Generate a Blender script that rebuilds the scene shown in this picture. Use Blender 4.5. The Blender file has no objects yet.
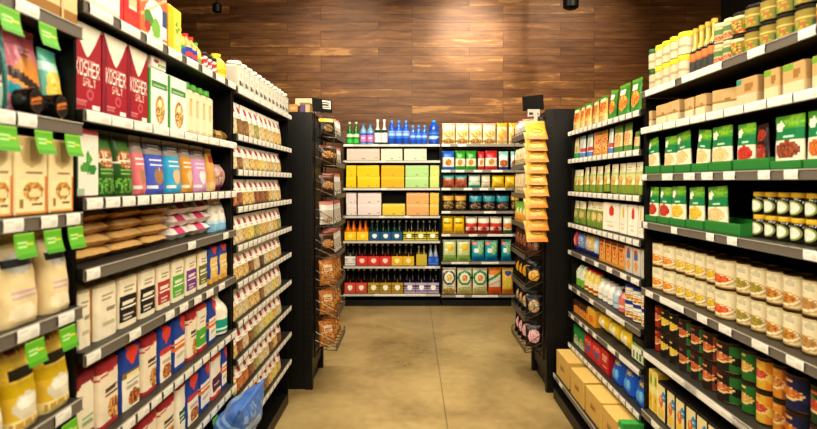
import bpy, math, random
from mathutils import Vector, Matrix
random.seed(7)
PI = math.pi
C = bpy.context.scene.collection
F, VX, VY, EYE = 590.0, 412.0, 182.0, 1.45      # lens in pixels, vanishing point, eye height

# ------------------------------------------------------------------ colours and materials
def lin(c):
    if isinstance(c, str):
        c = c.lstrip('#'); c = tuple(int(c[i:i+2], 16)/255 for i in (0, 2, 4))
    return tuple((x/12.92 if x <= .04045 else ((x+.055)/1.055)**2.4) for x in c)

def mat_attr(name, rough, metal=0.0, spec=.5, bump=0.0, transmission=0.0, coat=0.0):
    m = bpy.data.materials.new(name); m.use_nodes = True
    nt = m.node_tree; b = nt.nodes['Principled BSDF']
    a = nt.nodes.new('ShaderNodeAttribute'); a.attribute_name = 'Col'
    n = nt.nodes.new('ShaderNodeTexNoise'); n.inputs['Scale'].default_value = 60
    tc = nt.nodes.new('ShaderNodeTexCoord'); nt.links.new(tc.outputs['Object'], n.inputs['Vector'])
    mr = nt.nodes.new('ShaderNodeMapRange'); mr.inputs[3].default_value = .92; mr.inputs[4].default_value = 1.06
    nt.links.new(n.outputs['Fac'], mr.inputs[0])
    mx = nt.nodes.new('ShaderNodeVectorMath'); mx.operation = 'SCALE'
    nt.links.new(a.outputs['Color'], mx.inputs[0]); nt.links.new(mr.outputs[0], mx.inputs['Scale'])
    nt.links.new(mx.outputs[0], b.inputs['Base Color'])
    b.inputs['Roughness'].default_value = rough; b.inputs['Metallic'].default_value = metal
    b.inputs['Specular IOR Level'].default_value = spec
    b.inputs['Transmission Weight'].default_value = transmission
    b.inputs['Coat Weight'].default_value = coat
    if bump:
        n2 = nt.nodes.new('ShaderNodeTexNoise'); n2.inputs['Scale'].default_value = 22; n2.inputs['Detail'].default_value = 3
        nt.links.new(tc.outputs['Object'], n2.inputs['Vector'])
        bp = nt.nodes.new('ShaderNodeBump'); bp.inputs['Strength'].default_value = bump; bp.inputs['Distance'].default_value = .01
        nt.links.new(n2.outputs['Fac'], bp.inputs['Height']); nt.links.new(bp.outputs[0], b.inputs['Normal'])
    return m

PAPER = mat_attr('printed_paper', .55, spec=.35)
FILM = mat_attr('printed_film', .3, bump=.35)
GLOSS = mat_attr('glossy_plastic_or_glass', .14, coat=.3)
CLEAR = mat_attr('tinted_clear_plastic', .1, transmission=.25)
METAL = mat_attr('bare_metal', .32, metal=.85)
PAINT = mat_attr('powder_coated_steel', .42, spec=.3)
KRAFT = mat_attr('cardboard', .8, spec=.2)

# ------------------------------------------------------------------ mesh builder
class M:
    def __init__(s): s.v = []; s.f = []; s.c = []; s.smooth = False
    def quad(s, a, b, c, d, col):
        i = len(s.v); s.v += [tuple(a), tuple(b), tuple(c), tuple(d)]; s.f.append((i, i+1, i+2, i+3)); s.c.append(col)
    def grid(s, fn, nu, nv, col, flip=False):
        i0 = len(s.v)
        for j in range(nv+1):
            for i in range(nu+1): s.v.append(tuple(fn(i/nu, j/nv)))
        for j in range(nv):
            for i in range(nu):
                a = i0+j*(nu+1)+i; q = (a, a+1, a+nu+2, a+nu+1)
                s.f.append(q[::-1] if flip else q)
                s.c.append(col((i+.5)/nu, (j+.5)/nv) if callable(col) else col)
    def box(s, x0, x1, y0, y1, z0, z1, col, top=None):
        p = [(x, y, z) for z in (z0, z1) for y in (y0, y1) for x in (x0, x1)]
        for k, q in enumerate(((0, 2, 3, 1), (4, 5, 7, 6), (0, 1, 5, 4), (1, 3, 7, 5), (3, 2, 6, 7), (2, 0, 4, 6))):
            s.quad(*[p[t] for t in q], top if (top and k == 1) else col)
    def lathe(s, prof, n, col, cap=True, cx=0, cy=0):
        i0 = len(s.v); m = len(prof)
        for (r, z) in prof:
            for k in range(n):
                a = -PI/2 + 2*PI*(k/n-.5); s.v.append((cx+r*math.cos(a), cy+r*math.sin(a), z))
        z0 = prof[0][1]; dz = (prof[-1][1]-z0) or 1
        for j in range(m-1):
            for k in range(n):
                k2 = (k+1) % n
                s.f.append((i0+j*n+k, i0+j*n+k2, i0+(j+1)*n+k2, i0+(j+1)*n+k))
                s.c.append(col((k+.5)/n, ((prof[j][1]+prof[j+1][1])/2-z0)/dz) if callable(col) else col)
        if cap:
            s.f.append(tuple(i0+k for k in range(n))[::-1]); s.c.append(col(.5, 0) if callable(col) else col)
            s.f.append(tuple(i0+(m-1)*n+k for k in range(n))); s.c.append(col(.5, .999) if callable(col) else col)
        s.smooth = True
    def tube(s, p, q, r, col, n=6):
        p, q = Vector(p), Vector(q); d = (q-p).normalized()
        u = d.cross(Vector((0, 0, 1))) if abs(d.z) < .95 else d.cross(Vector((1, 0, 0)))
        u.normalize(); w = d.cross(u); i0 = len(s.v)
        for e in (p, q):
            for k in range(n):
                a = 2*PI*k/n; s.v.append(tuple(e+u*(r*math.cos(a))+w*(r*math.sin(a))))
        for k in range(n):
            k2 = (k+1) % n; s.f.append((i0+k, i0+k2, i0+n+k2, i0+n+k)); s.c.append(col)
        s.f.append(tuple(i0+k for k in range(n))[::-1]); s.c.append(col)
        s.f.append(tuple(i0+n+k for k in range(n))); s.c.append(col)
    def mesh(s, name, mat):
        me = bpy.data.meshes.new(name); me.from_pydata(s.v, [], s.f)
        at = me.color_attributes.new('Col', 'FLOAT_COLOR', 'CORNER')
        buf = []
        cache = {}
        for f, c in zip(s.f, s.c):
            if c not in cache: cache[c] = (*lin(c), 1.0)
            buf.extend(cache[c]*len(f))
        at.data.foreach_set('color', buf)
        me.materials.append(mat)
        if s.smooth:
            me.polygons.foreach_set('use_smooth', [True]*len(me.polygons))
            me.update()
            if hasattr(me, 'set_sharp_from_angle'): me.set_sharp_from_angle(angle=.7)
        me.update()
        return me
    def obj(s, name, mat, parent=None):
        o = bpy.data.objects.new(name, s.mesh(name, mat)); C.objects.link(o)
        if parent is not None: o.parent = parent
        return o

def tag(o, label=None, cat=None, group=None, kind=None):
    if label: o['label'] = label
    if cat: o['category'] = cat
    if group: o['group'] = group
    if kind: o['kind'] = kind
    return o
def empty(name, loc=(0, 0, 0), rz=0):
    o = bpy.data.objects.new(name, None); C.objects.link(o); o.empty_display_size = .05
    o.location = loc; o.rotation_euler = (0, 0, rz); return o
def copy_tree(o, parent=None):
    c = o.copy(); C.objects.link(c)
    if parent is not None: c.parent = parent
    for ch in list(o.children): copy_tree(ch, c)
    return c

# ------------------------------------------------------------------ print designs: layers over (u, v), later layers win
def hsh(a, b, k=0):
    x = math.sin(a*127.1+b*311.7+k*74.7)*43758.5453
    return x-math.floor(x)
FONT = {'K': '10001 10010 10100 11000 10100 10010 10001', 'O': '01110 10001 10001 10001 10001 10001 01110',
        'S': '01111 10000 10000 01110 00001 00001 11110', 'H': '10001 10001 10001 11111 10001 10001 10001',
        'E': '11111 10000 10000 11110 10000 10000 11111', 'R': '11110 10001 10001 11110 10100 10010 10001',
        'A': '01110 10001 10001 11111 10001 10001 10001', 'L': '10000 10000 10000 10000 10000 10000 11111',
        'T': '11111 00100 00100 00100 00100 00100 00100'}
def fill(c): return lambda u, v: c
def rect(u0, u1, v0, v1, c): return lambda u, v: c if u0 <= u <= u1 and v0 <= v <= v1 else None
def band(v0, v1, c): return rect(-1, 2, v0, v1, c)
def oval(cu, cv, ru, rv, c): return lambda u, v: c if ((u-cu)/ru)**2+((v-cv)/rv)**2 <= 1 else None
def ring(cu, cv, ru, rv, t, c): return lambda u, v: c if (1-t)**2 <= ((u-cu)/ru)**2+((v-cv)/rv)**2 <= 1 else None
def diam(cu, cv, ru, rv, c): return lambda u, v: c if abs(u-cu)/ru+abs(v-cv)/rv <= 1 else None
def heart(cu, cv, r, rv, c):
    def f(u, v):
        x, y = (u-cu)/r*1.2, (v-cv)/rv*1.2
        return c if (x*x+y*y-1)**3-x*x*y*y*y <= 0 else None
    return f
def lines(u0, u1, v0, v1, n, c):
    def f(u, v):
        if not (u0 <= u <= u1 and v0 <= v <= v1): return None
        t = (v-v0)/(v1-v0)*n
        return c if t % 1 < .55 and (u-u0)/(u1-u0) < .7+.3*hsh(int(t), n) else None
    return f
def speck(u0, u1, v0, v1, *cs):
    def f(u, v):
        if not (u0 <= u <= u1 and v0 <= v <= v1): return None
        return cs[int(hsh(int(u*23), int(v*29), len(cs))*len(cs)) % len(cs)]
    return f
def spot(cu, cv, ru, rv, *cs):
    def f(u, v):
        if ((u-cu)/ru)**2+((v-cv)/rv)**2 > 1: return None
        return cs[int(hsh(int(u*24), int(v*30), len(cs))*len(cs)) % len(cs)]
    return f
def slash(k, v0, w, c): return lambda u, v: c if v0 <= v-k*(u-.5) <= v0+w else None
def text(t, u0, u1, v0, v1, c):
    g = [FONT[ch].split() for ch in t]; nc = len(t)*6-1
    def f(u, v):
        if not (u0 <= u < u1 and v0 <= v < v1): return None
        x = int((u-u0)/(u1-u0)*nc); y = 6-int((v-v0)/(v1-v0)*7)
        k, i = divmod(x, 6)
        return c if i < 5 and g[k][y][i] == '1' else None
    return f
def vee(v0, c): return lambda u, v: c if v > v0+(1-v0)*abs(2*u-1)**1.25 else None
def D(*ls):
    def f(u, v):
        r = '#ffffff'
        for l in ls:
            c = l(u, v)
            if c is not None: r = c
        return r
    return f

# ------------------------------------------------------------------ package shapes: front faces -Y, base centre at the origin
# each returns [(part name, M, material)]; one entry -> the thing is that mesh, more -> an Empty with parts
def carton(w, h, d, ds, res=(16, 22), top=None, bev=.003, mat=None, **k):
    m = M(); x, y = w/2, d/2; b = bev
    m.grid(lambda u, v: (-x+b+u*(w-2*b), -y, b+v*(h-2*b)), res[0], res[1], ds)
    m.grid(lambda u, v: (x, -y+b+u*(d-2*b), b+v*(h-2*b)), 4, res[1], lambda u, v: ds(.97, v))
    m.grid(lambda u, v: (-x, y-b-u*(d-2*b), b+v*(h-2*b)), 4, res[1], lambda u, v: ds(.03, v))
    t = top or ds(.06, .97); e = ds(.03, .5)
    m.quad((-x+b, -y+b, h), (x-b, -y+b, h), (x-b, y-b, h), (-x+b, y-b, h), t)
    m.quad((x-b, y, b), (-x+b, y, b), (-x+b, y, h-b), (x-b, y, h-b), e)
    m.quad((-x+b, y-b, 0), (x-b, y-b, 0), (x-b, -y+b, 0), (-x+b, -y+b, 0), e)
    for sx in (-1, 1):                       # chamfers
        for sy in (-1, 1):
            q = [(sx*x, sy*(y-b), b), (sx*(x-b), sy*y, b), (sx*(x-b), sy*y, h-b), (sx*x, sy*(y-b), h-b)]
            if sx*sy > 0: q = q[::-1]
            m.quad(*q, ds(.5+.47*sx, .5))
    for z, s in ((h, 1), (0, -1)):
        for sy in (-1, 1): m.quad((-x+b, sy*y, z-s*b), (x-b, sy*y, z-s*b), (x-b, sy*(y-b), z), (-x+b, sy*(y-b), z), t)
        for sx in (-1, 1): m.quad((sx*x, -y+b, z-s*b), (sx*x, y-b, z-s*b), (sx*(x-b), y-b, z), (sx*(x-b), -y+b, z), t)
    if k.get('flap'):                        # tuck seam across the top
        m.box(-x+b, x-b, -.002, .002, h-.0005, h+.0008, k['flap'])
    return [('carton', m, mat or PAPER)]
def kraft_case(w, h, d, ds, **k):
    p = carton(w, h, d, ds, res=(12, 10), mat=KRAFT, top=k.get('top', '#d4ae66'))
    m = p[0][1]
    m.box(-w/2+.003, w/2-.003, -.022, .022, h, h+.0012, '#c39a62')
    m.box(-w/2+.003, w/2-.003, -.0025, .0025, h, h+.0016, '#8f6c40')
    return p
def pouch(w, h, d, ds, style='stand', res=(14, 20), seal=.07, wr=1.0, mat=None, back=None, **k):
    m = M(); sd = random.random()*9
    def prof(v):
        if style == 'pillow':
            return min(1, max(.03, math.sin(PI*min(1, max(0, (v-.03)/.94)))**.55))
        if style == 'gusset':
            return 1.0 if v < .84 else max(.10, 1-(v-.84)/.16*.9)
        if v < .06: return .86+2.3*v
        return max(.05, (1-((v-.06)/(.94-seal*.4))**2.6)) if v < 1-seal else .05
    pw = 10 if style == 'gusset' else 3.2
    def th(u, v):
        e = max(0, 1-abs(2*u-1)**pw)**.5
        ww = 1+.05*wr*math.sin(u*9+v*7+sd)*math.sin(v*13+sd*2)
        return d/2*max(.06, prof(v)*max(.12, e))*ww
    def xw(u, v):
        if style == 'pillow': s = 1-.05*math.sin(PI*v)
        elif style == 'gusset': s = 1 if v < .84 else 1-.12*(v-.84)/.16
        else: s = 1-.04*math.sin(PI*v)
        return (u-.5)*w*s
    zz = lambda u, v: v*h-.012*h*wr*math.sin(u*PI)*(1 if (style == 'pillow' and v > .5) else 0)
    def fy(u, v):
        y = -th(u, v)
        if style == 'gusset' and v > .84: y += d*.28*(v-.84)/.16
        return y
    def by(u, v):
        y = th(u, v)
        if style == 'gusset' and v > .84: y += d*.28*(v-.84)/.16
        return y
    nu, nv = res
    m.grid(lambda u, v: (xw(u, v), fy(u, v), zz(u, v)), nu, nv, ds)
    m.grid(lambda u, v: (xw(u, v), by(u, v), zz(u, v)), nu, nv, (lambda u, v: ds(.04 if u < .5 else .96, v)) if not back else back, flip=True)
    for uu in (0, 1):
        m.grid(lambda u, v: (xw(uu, v), fy(uu, v)*(1-u)+by(uu, v)*u, zz(uu, v)), 1, nv, lambda u, v: ds(.03+.94*uu, v), flip=(uu == 0))
    for vv in (0, 1):
        m.grid(lambda u, v: (xw(u, vv), fy(u, vv)*(1-v)+by(u, vv)*v, zz(u, vv)), nu, 1, lambda u, v: ds(u, .02+.96*vv), flip=(vv == 0))
    m.smooth = True
    return [('pouch', m, mat or FILM)]
def flatbag(w, h, d, ds, res=(16, 12), **k):           # pillow lying flat: w across, d deep, h thick
    m = M(); sd = random.random()*9
    def e(u, v): return (max(0, 1-abs(2*u-1)**7)*max(0, 1-abs(2*v-1)**7))**.42
    z = lambda u, v: h*.5*e(u, v)*(1+.10*math.sin(u*11+sd)*math.sin(v*9+sd))
    P = lambda u, v: ((u-.5)*w*(1-.04*math.sin(PI*v)), (v-.5)*d*(1-.05*math.sin(u*PI*3+sd)**2))
    sag = lambda u: -h*.06*math.cos((u-.5)*PI*2)
    m.grid(lambda u, v: (*P(u, v), h*.5+z(u, v)*.98), res[0], res[1], lambda u, v: ds(u, .5+v*.5) if v > .12 else ds(u, .5+v))
    m.grid(lambda u, v: (*P(u, v), h*.5-min(h*.49, z(u, v))), res[0], res[1], lambda u, v: ds(u, .5-v*.5) if v > .12 else ds(u, .5-v), flip=True)
    m.smooth = True
    return [('bag', m, FILM)]
def wrapu(ds, rep=2): return lambda u, v: ds((u*rep+ (.5 if rep % 2 == 0 else 0)) % 1, v)
def can(w, h, d, ds, n=44, nv=26, **k):
    r = w/2
    m = M(); z0, z1 = h*.05, h*.95
    m.lathe([(r*.97, z0+(z1-z0)*j/nv) for j in range(nv+1)], n, wrapu(ds), cap=False)
    e = M(); e.lathe([(r*.9, .0), (r*.995, .001), (r*.995, h*.03), (r*.97, z0)], n, k.get('rim', '#c9c4b8'))
    t = M(); t.lathe([(r*.97, z1), (r*.995, h*.97), (r*.995, h), (r*.93, h), (r*.92, h*.975), (r*.01, h*.975)], n, k.get('rim', '#c9c4b8'))
    return [('label_sleeve', m, PAPER), ('base_rim', e, METAL), ('lid', t, METAL)]
def jar(w, h, d, ds, body='#3a2412', lid='#e8c02c', n=22, lidh=.17, lab=(.12, .66), arc=.62, neck=.86, **k):
    r = w/2; hb = h*(1-lidh)
    b = M(); b.lathe([(r*.8, 0), (r*.97, h*.03), (r, h*.1), (r, hb*.82), (r*.93, hb*.93), (r*neck, hb)], n, body)
    l = M(); l.lathe([(r*(neck+.04), hb), (r*(neck+.06), hb+.002), (r*(neck+.06), h*.98), (r*(neck+.02), h), (.001, h)], n, lid)
    a = M(); rr = r*1.012
    def P(u, v):
        t = -PI/2+(u-.5)*2*PI*arc; return (rr*math.cos(t), rr*math.sin(t), h*(lab[0]+(lab[1]-lab[0])*v))
    a.grid(P, 24, 12, ds); a.smooth = True
    return [('jar_body', b, GLOSS), ('lid', l, GLOSS if k.get('glosslid') else PAINT), ('label', a, PAPER)]
def ovaljar(w, h, d, ds, body='#1c120a', lid='#e2b52a', n=22, **k):       # oval paper label cut to shape
    p = jar(w, h, d, fill('#ffffff'), body, lid, n, lidh=.2)
    a = M(); rr = w/2*1.012; N = 22
    pts = []
    for i in range(N):
        t = 2*PI*i/N; pts.append((math.cos(t), math.sin(t)))
    def P(x, y):
        t = -PI/2+x*1.0; return (rr*math.cos(t), rr*math.sin(t), h*(.40+.29*y))
    a.grid(lambda u, v: P((.12+.88*v)*math.cos(2*PI*u), (.12+.88*v)*math.sin(2*PI*u)), N, 4, lambda u, v: '#f1ead6' if v < .8 else '#8d9a4d', flip=True)
    a.grid(lambda u, v: P(.121*v*math.cos(2*PI*u), .121*v*math.sin(2*PI*u)), N, 1, '#d9cdb2', flip=True)
    a.smooth = True
    return [p[0], p[1], ('label', a, PAPER)]
def bottle(w, h, d, ds, body='#1d4fb4', cap='#2a63c8', label=True, lab=(.18, .5), neck=.34, shoulder=.66, n=18, mat=None, capmat=None, arc=.8, foil=None, **k):
    r = w/2; hc = h*.93
    b = M()
    fn = (lambda u, v: foil if v > shoulder+.12 else body) if foil else body
    b.lathe([(r*.85, 0), (r, h*.03), (r, h*.3), (r*.95, h*.42), (r, h*.5), (r*.97, h*shoulder), (r*.8, h*(shoulder+.08)), (r*(neck+.16), h*(shoulder+.15)), (r*neck, h*(shoulder+.22)), (r*neck, hc)], n, fn)
    c = M(); c.lathe([(r*(neck+.05), hc-h*.02), (r*(neck+.08), hc-h*.018), (r*(neck+.08), h), (.001, h)], n, cap)
    out = [('bottle_body', b, mat or GLOSS), ('cap', c, capmat or PAINT)]
    if label:
        a = M(); rr = r*1.015
        def P(u, v):
            t = -PI/2+(u-.5)*2*PI*arc; return (rr*math.cos(t), rr*math.sin(t), h*(lab[0]+(lab[1]-lab[0])*v))
        a.grid(P, 18, 10, ds); a.smooth = True; out.append(('label', a, PAPER))
    return out
def capped_carton(w, h, d, ds, cap='#4fa23c', **k):     # carton or squarish bottle with a round screw cap
    hb = h*.86
    m = carton(w, hb, d, ds, res=(10, 18), bev=.008)[0][1]
    nk = M(); nk.lathe([(w*.30, hb), (w*.25, hb+h*.03)], 14, ds(.5, .95))
    c = M(); c.lathe([(w*.38, hb+h*.025), (w*.40, hb+h*.03), (w*.40, h*.975), (w*.36, h), (.001, h)], 16, cap)
    return [('carton', m, PAPER), ('neck', nk, PAINT), ('cap', c, PAINT)]
def tub(w, h, d, ds, **k):                               # round tub standing on its rim, lid to the front
    m = M(); n = 24; r = w/2
    m.lathe([(r*.96, -d/2), (r, -d/2+.004), (r*.92, d/2)], n, '#191310')
    m.v = [(x, z, y+r) for (x, y, z) in m.v]
    m.f = [f[::-1] for f in m.f]
    l = M()
    l.grid(lambda u, v: (r*.9*v*math.cos(2*PI*u), -d/2-.002, r+r*.9*v*math.sin(2*PI*u)), n, 10, lambda u, v: ds(.5+v*.5*math.cos(2*PI*u), .5+v*.5*math.sin(2*PI*u)), flip=True)
    return [('tub_body', m, GLOSS), ('lid', l, PAINT)]
def carrier(w, h, d, ds, glass='#2a1a0e', capc='#d8d2c2', edge='#c33', hb=.44, **k):   # six bottles in a handled cardboard carrier
    m = M(); H = h*hb; x, y = w/2, d/2; t = .003
    m.grid(lambda u, v: (-x+u*w, -y, v*H), 18, 12, ds)
    m.quad((x, y, 0), (-x, y, 0), (-x, y, H), (x, y, H), edge)
    for s in (-1, 1):
        sh = h*.62
        P = [(s*x, -y, 0), (s*x, y, 0), (s*x, y, H), (s*x, 0.02, sh), (s*x, -0.02, sh), (s*x, -y, H)]
        i = len(m.v); m.v += P; m.f.append((i, i+1, i+2, i+3, i+4, i+5) if s > 0 else (i+5, i+4, i+3, i+2, i+1, i)); m.c.append(edge)
    m.quad((-x, -y, .002), (x, -y, .002), (x, y, .002), (-x, y, .002), edge)
    m.box(-.0025, .0025, -y+.002, y-.002, .002, h*.55, edge)
    out = [('carrier_carton', m, PAPER)]
    bm = []
    r = w*.215
    for sx in (-1, 1):
        for j in range(3):
            b = M(); cx, cy = sx*w*.245, -y+d*(.19+.31*j)
            b.lathe([(r*.9, .004), (r, .012), (r, h*.52), (r*.72, h*.64), (r*.42, h*.74), (r*.36, h*.93), (r*.44, h*.935), (r*.44, h)], 12, lambda u, v: capc if v > .93 else glass, cx=cx, cy=cy)
            bm.append(('bottle', b, GLOSS))
    return out+bm
def tray(w, h, d, ds, **k):                              # open display tray: low front, higher back
    m = M(); x, y = w/2, d/2; hb = h*1.25; c = ds(.5, .5); e = ds(.03, .5)
    m.grid(lambda u, v: (-x+u*w, -y, v*h), 16, 6, ds)
    m.quad((x, -y+.003, 0), (-x, -y+.003, 0), (-x, -y+.003, h), (x, -y+.003, h), e)
    m.quad((-x, -y, h), (x, -y, h), (x, -y+.003, h), (-x, -y+.003, h), e)
    for s in (-1, 1):
        for o in (0, .003):
            m.quad((s*(x-o), -y, 0), (s*(x-o), y, 0), (s*(x-o), y, hb), (s*(x-o), -y, h), e)
    m.quad((x, y, 0), (-x, y, 0), (-x, y, hb), (x, y, hb), e)
    m.quad((-x, -y, .001), (x, -y, .001), (x, y, .001), (-x, y, .001), e)
    return [('tray', m, PAPER)]

# ------------------------------------------------------------------ kinds of goods
KD = {}
def K(key, name, cat, desc, shape, ds, d=.10, **kw):
    KD[key] = dict(name=name, cat=cat, desc=desc, shape=shape, ds=ds, d=d, kw=kw)
PROTO = {}
REG = []                                                  # everything put on a shelf, labelled at the end
def put(key, w, h, loc, rz, where, tier='', order=0, lean=0, roll=0, d=None, desc=None):
    k = KD[key]; d = d or k['d']
    pk = (key, round(w, 3), round(h, 3), round(d, 3))
    if pk in PROTO:
        o = copy_tree(PROTO[pk])
    else:
        parts = k['shape'](w, h, d, k['ds'], **k['kw'])
        if len(parts) == 1: o = parts[0][1].obj(k['name'], parts[0][2])
        else:
            o = empty(k['name'])
            for (pn, m, mt) in parts: m.obj(pn, mt, o)
        PROTO[pk] = o
    o.rotation_mode = 'XYZ'
    loc = (loc[0], loc[1], loc[2]+d/2*abs(math.sin(lean))+w/2*abs(math.sin(roll)))
    o.location = loc
    o.rotation_euler = (Matrix.Rotation(rz, 3, 'Z') @ Matrix.Rotation(roll, 3, 'Y') @ Matrix.Rotation(-lean, 3, 'X')).to_euler()
    REG.append(dict(o=o, desc=desc or k['desc'], cat=k['cat'], where=where, tier=tier, order=order))
    return o

# ------------------------------------------------------------------ shelving bays
BLK = '#100f0e'; BLK2 = '#191715'
class Bay: pass
def make_bay(kind, X, y0, y1, svals, name, label, depth=.46, baseX=None, base_h=.1, wall_z=None, tags=None, hs=None, railc='#6f675d', tu=(.010, .010)):
    """kind 'L' (faces +X), 'R' (faces -X) or 'B' (faces -Y; y0, y1 are x limits and X its depth)"""
    b = Bay(); b.kind, b.X, b.y0, b.y1, b.name, b.tu = kind, X, y0, y1, name, tu
    b.rz = {'L': PI/2, 'R': -PI/2, 'B': 0}[kind]
    b.z = hs or [EYE-X*s for s in svals]
    mid = (y0+y1)/2; W = y1-y0; b.W = W
    org = {'L': (-X, mid, 0), 'R': (X, mid, 0), 'B': (mid, X, 0)}[kind]
    root = empty('shelving_unit', org, b.rz); tag(root, label, 'shelf unit')
    b.root = root; b.org = org
    # local frame: x along the bay, y = 0 at the shelf edges, +y into the shelf
    top = b.z[0]-.031
    m = M(); m.box(-W/2+.004, W/2-.004, depth, depth+.02, 0, top, BLK); m.obj('back_panel', PAINT, root)
    for s in (-1, 1):
        t = tu[(s+1)//2] if kind != 'R' else tu[(1-s)//2]
        m = M(); m.box(min(s*(W/2-.001), s*(W/2-.001-t)), max(s*(W/2-.001), s*(W/2-.001-t)), .02, depth, 0, top, BLK); m.obj('upright_panel', PAINT, root)
    bx = 0 if baseX is None else baseX-X
    m = M(); m.box(-W/2+.002, W/2-.002, bx+.02 if kind != 'R' else bx+.0, depth, 0, base_h-.03, BLK2); m.obj('kick_base', PAINT, root)
    for i, z in enumerate(b.z):
        yf = 0
        if baseX is not None and i == len(b.z)-1: yf = baseX-X
        m = M(); e = max(tu)+.002 if i else 0.003
        m.box(-W/2+e, W/2-e, yf+.003, depth-.002, z-.028, z, '#2a2724', top='#39352f')
        sh = m.obj('shelf', PAINT, root)
        m = M()
        m.box(-W/2+.004, W/2-.004, yf, yf+.004, z-.031, z-.001, railc)
        m.box(-W/2+.004, W/2-.004, yf-.0025, yf, z-.031, z-.0285, '#6b645b')
        m.box(-W/2+.004, W/2-.004, yf-.0025, yf, z-.004, z-.001, '#b0a89c')
        m.obj('price_rail', PAINT, sh)
        tg = (tags or {}).get(i, 'd')
        xs = []
        if isinstance(tg, str):
            n, fr, ski = {'d': (int(W/.085), .84, 0), 'w': (int(W/.12), .95, 0), 's': (3, .18, 0), 'm': (int(W/.15), .72, 0), 'n': (0, 1, 0), 'b': (4, .25, 0)}[tg]
            for j in range(n): xs.append((-W/2+W*(j+.5)/n+(random.random()-.5)*.01*(fr < .7), W/n*fr))
        else:
            for px, ww in tg:
                if kind == 'B': xl = (px-VX)*X/F-mid
                else:
                    yy = F*X/abs(px-VX); xl = (yy-mid)*(1 if kind == 'L' else -1)
                xs.append((xl, ww))
        for (xl, ww) in xs:
            xl = max(-W/2+ww/2+.006, min(W/2-ww/2-.006, xl))
            key = ('tag', round(ww, 3))
            if key not in PROTO:
                m = M(); w2 = round(ww, 3)
                m.grid(lambda u, v: ((u-.5)*w2, -.001-.0012*math.sin(PI*v), -.0275+.0265*v), 10, 6,
                       D(fill('#e8e3d8'), rect(.1, .5, .62, .8, '#cfc9bd'), rect(.58, .9, .25, .7, '#d9d3c7')))
                t = m.obj('price_tag', PAPER, sh); PROTO[key] = t
            else:
                t = PROTO[key].copy(); C.objects.link(t); t.parent = sh
            t.location = (xl, yf-.002, z-.0015)
    return b
ORD = ['first', 'second', 'third', 'fourth', 'fifth', 'sixth', 'seventh', 'eighth', 'ninth', 'tenth', 'eleventh', 'twelfth', 'thirteenth', 'fourteenth']
def shelf_name(i): return 'top shelf' if i == 0 else ORD[i]+' shelf'
def row(bay, i, items, tiers=1, front=.03, base=None, jr=.05, fl=.955):
    """items: (kind, x0, x1, count, height[, options]); x0..x1 is the stretch of shelf front seen between two columns"""
    for it in items:
        key, x0, x1, n, h = it[:5]; op = it[5] if len(it) > 5 else {}
        k = KD[key]; z = bay.z[i]; fr = op.get('front', front); tr = op.get('tiers', tiers)
        d = op.get('d', k['d'])
        if bay.kind == 'B':
            Yp = bay.X+fr; a, b_ = (x0-VX)*Yp/F, (x1-VX)*Yp/F
        else:
            Xp = (base or bay.X)+fr
            a, b_ = F*Xp/abs(x0-VX), F*Xp/abs(x1-VX)
        wi = abs(b_-a)/n
        lo, hi = (bay.y0+bay.tu[0]+.003, bay.y1-bay.tu[1]-.003) if i else (bay.y0+.001, bay.y1-.001)
        a, b_ = min(max(a, lo), hi), min(max(b_, lo), hi)
        if abs(b_-a) < .02: continue
        wi = abs(b_-a)/n
        w = wi*op.get('fill', fl); w = min(w, op.get('maxw', 9))
        for t in range(tr):
            for j in range(n):
                c = a+(b_-a)*(j+.5)/n
                jit = (hsh(c*31, z*17, t)-.5)
                rz = bay.rz+jit*op.get('jr', jr)+op.get('turn', 0)
                off = fr+d/2+abs(jit)*.006
                if i:
                    gap = bay.z[i-1]-.0315-z-.005-d/2*abs(math.sin(op.get('lean', 0)))-w*abs(math.sin(op.get('roll', 0)))
                    hh = min(h, round(gap/tr, 4))
                else: hh = h
                zz = z+.0005+t*(hh+.0004)
                if bay.kind == 'B': loc = (c, bay.X+off, zz)
                elif bay.kind == 'L': loc = (-((base or bay.X)+off), c, zz)
                else: loc = ((base or bay.X)+off, c, zz)
                tn = '' if tr == 1 else (('lower', 'upper')[t] if tr == 2 else ('lowest', 'middle', 'upper', 'topmost')[t if tr == 4 else (0, 1, 3)[t]])
                put(key, round(w, 3), hh, loc, rz, (bay.name, i), tn, (x0+x1)/2+(j-n/2)*.01, lean=op.get('lean', .03*(jr > .1)), roll=op.get('roll', 0), d=d)
CR, KR, RED, GRN = '#efe3c8', '#c9a06a', '#b3202c', '#3f8f35'
# ---- left foreground bay
K('food_box', 'cardboard_box', 'box', 'cream box with brown picture', carton, D(fill('#d9bd8a'), band(0, .14, '#9a6a2c'), rect(.55, .9, .35, .8, '#4a2c1c'), oval(.72, .6, .12, .16, '#e8dcc0'), lines(.1, .45, .5, .8, 3, '#a4814c')), d=.16, res=(20, 16))
K('white_snack', 'snack_bag', 'bag', 'cream bag with dark brown middle', pouch, D(fill('#e9e1cf'), band(0, .25, '#a9c3b0'), oval(.5, .5, .42, .16, '#3b2018'), oval(.5, .56, .2, .07, '#6b3b28'), rect(.2, .8, .28, .33, '#7c4a2c'), band(.92, 1, '#7d8f7c')), d=.07, res=(22, 34))
K('pink_snack', 'snack_bag', 'bag', 'pink and orange snack bag', pouch, D(fill('#d8788a'), band(.78, .9, '#b85a64'), diam(.5, .5, .42, .26, '#dd8b2c'), slash(-.25, .30, .12, '#3c211c'), slash(-.25, .25, .05, '#e49a3c'), slash(-.25, .12, .12, '#2f99a6'), band(0, .1, '#d2749a'), lines(.3, .7, .68, .76, 2, '#8a3a3a'), rect(0, .04, 0, 1, '#2b7d78')), d=.07, res=(26, 36))
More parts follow.
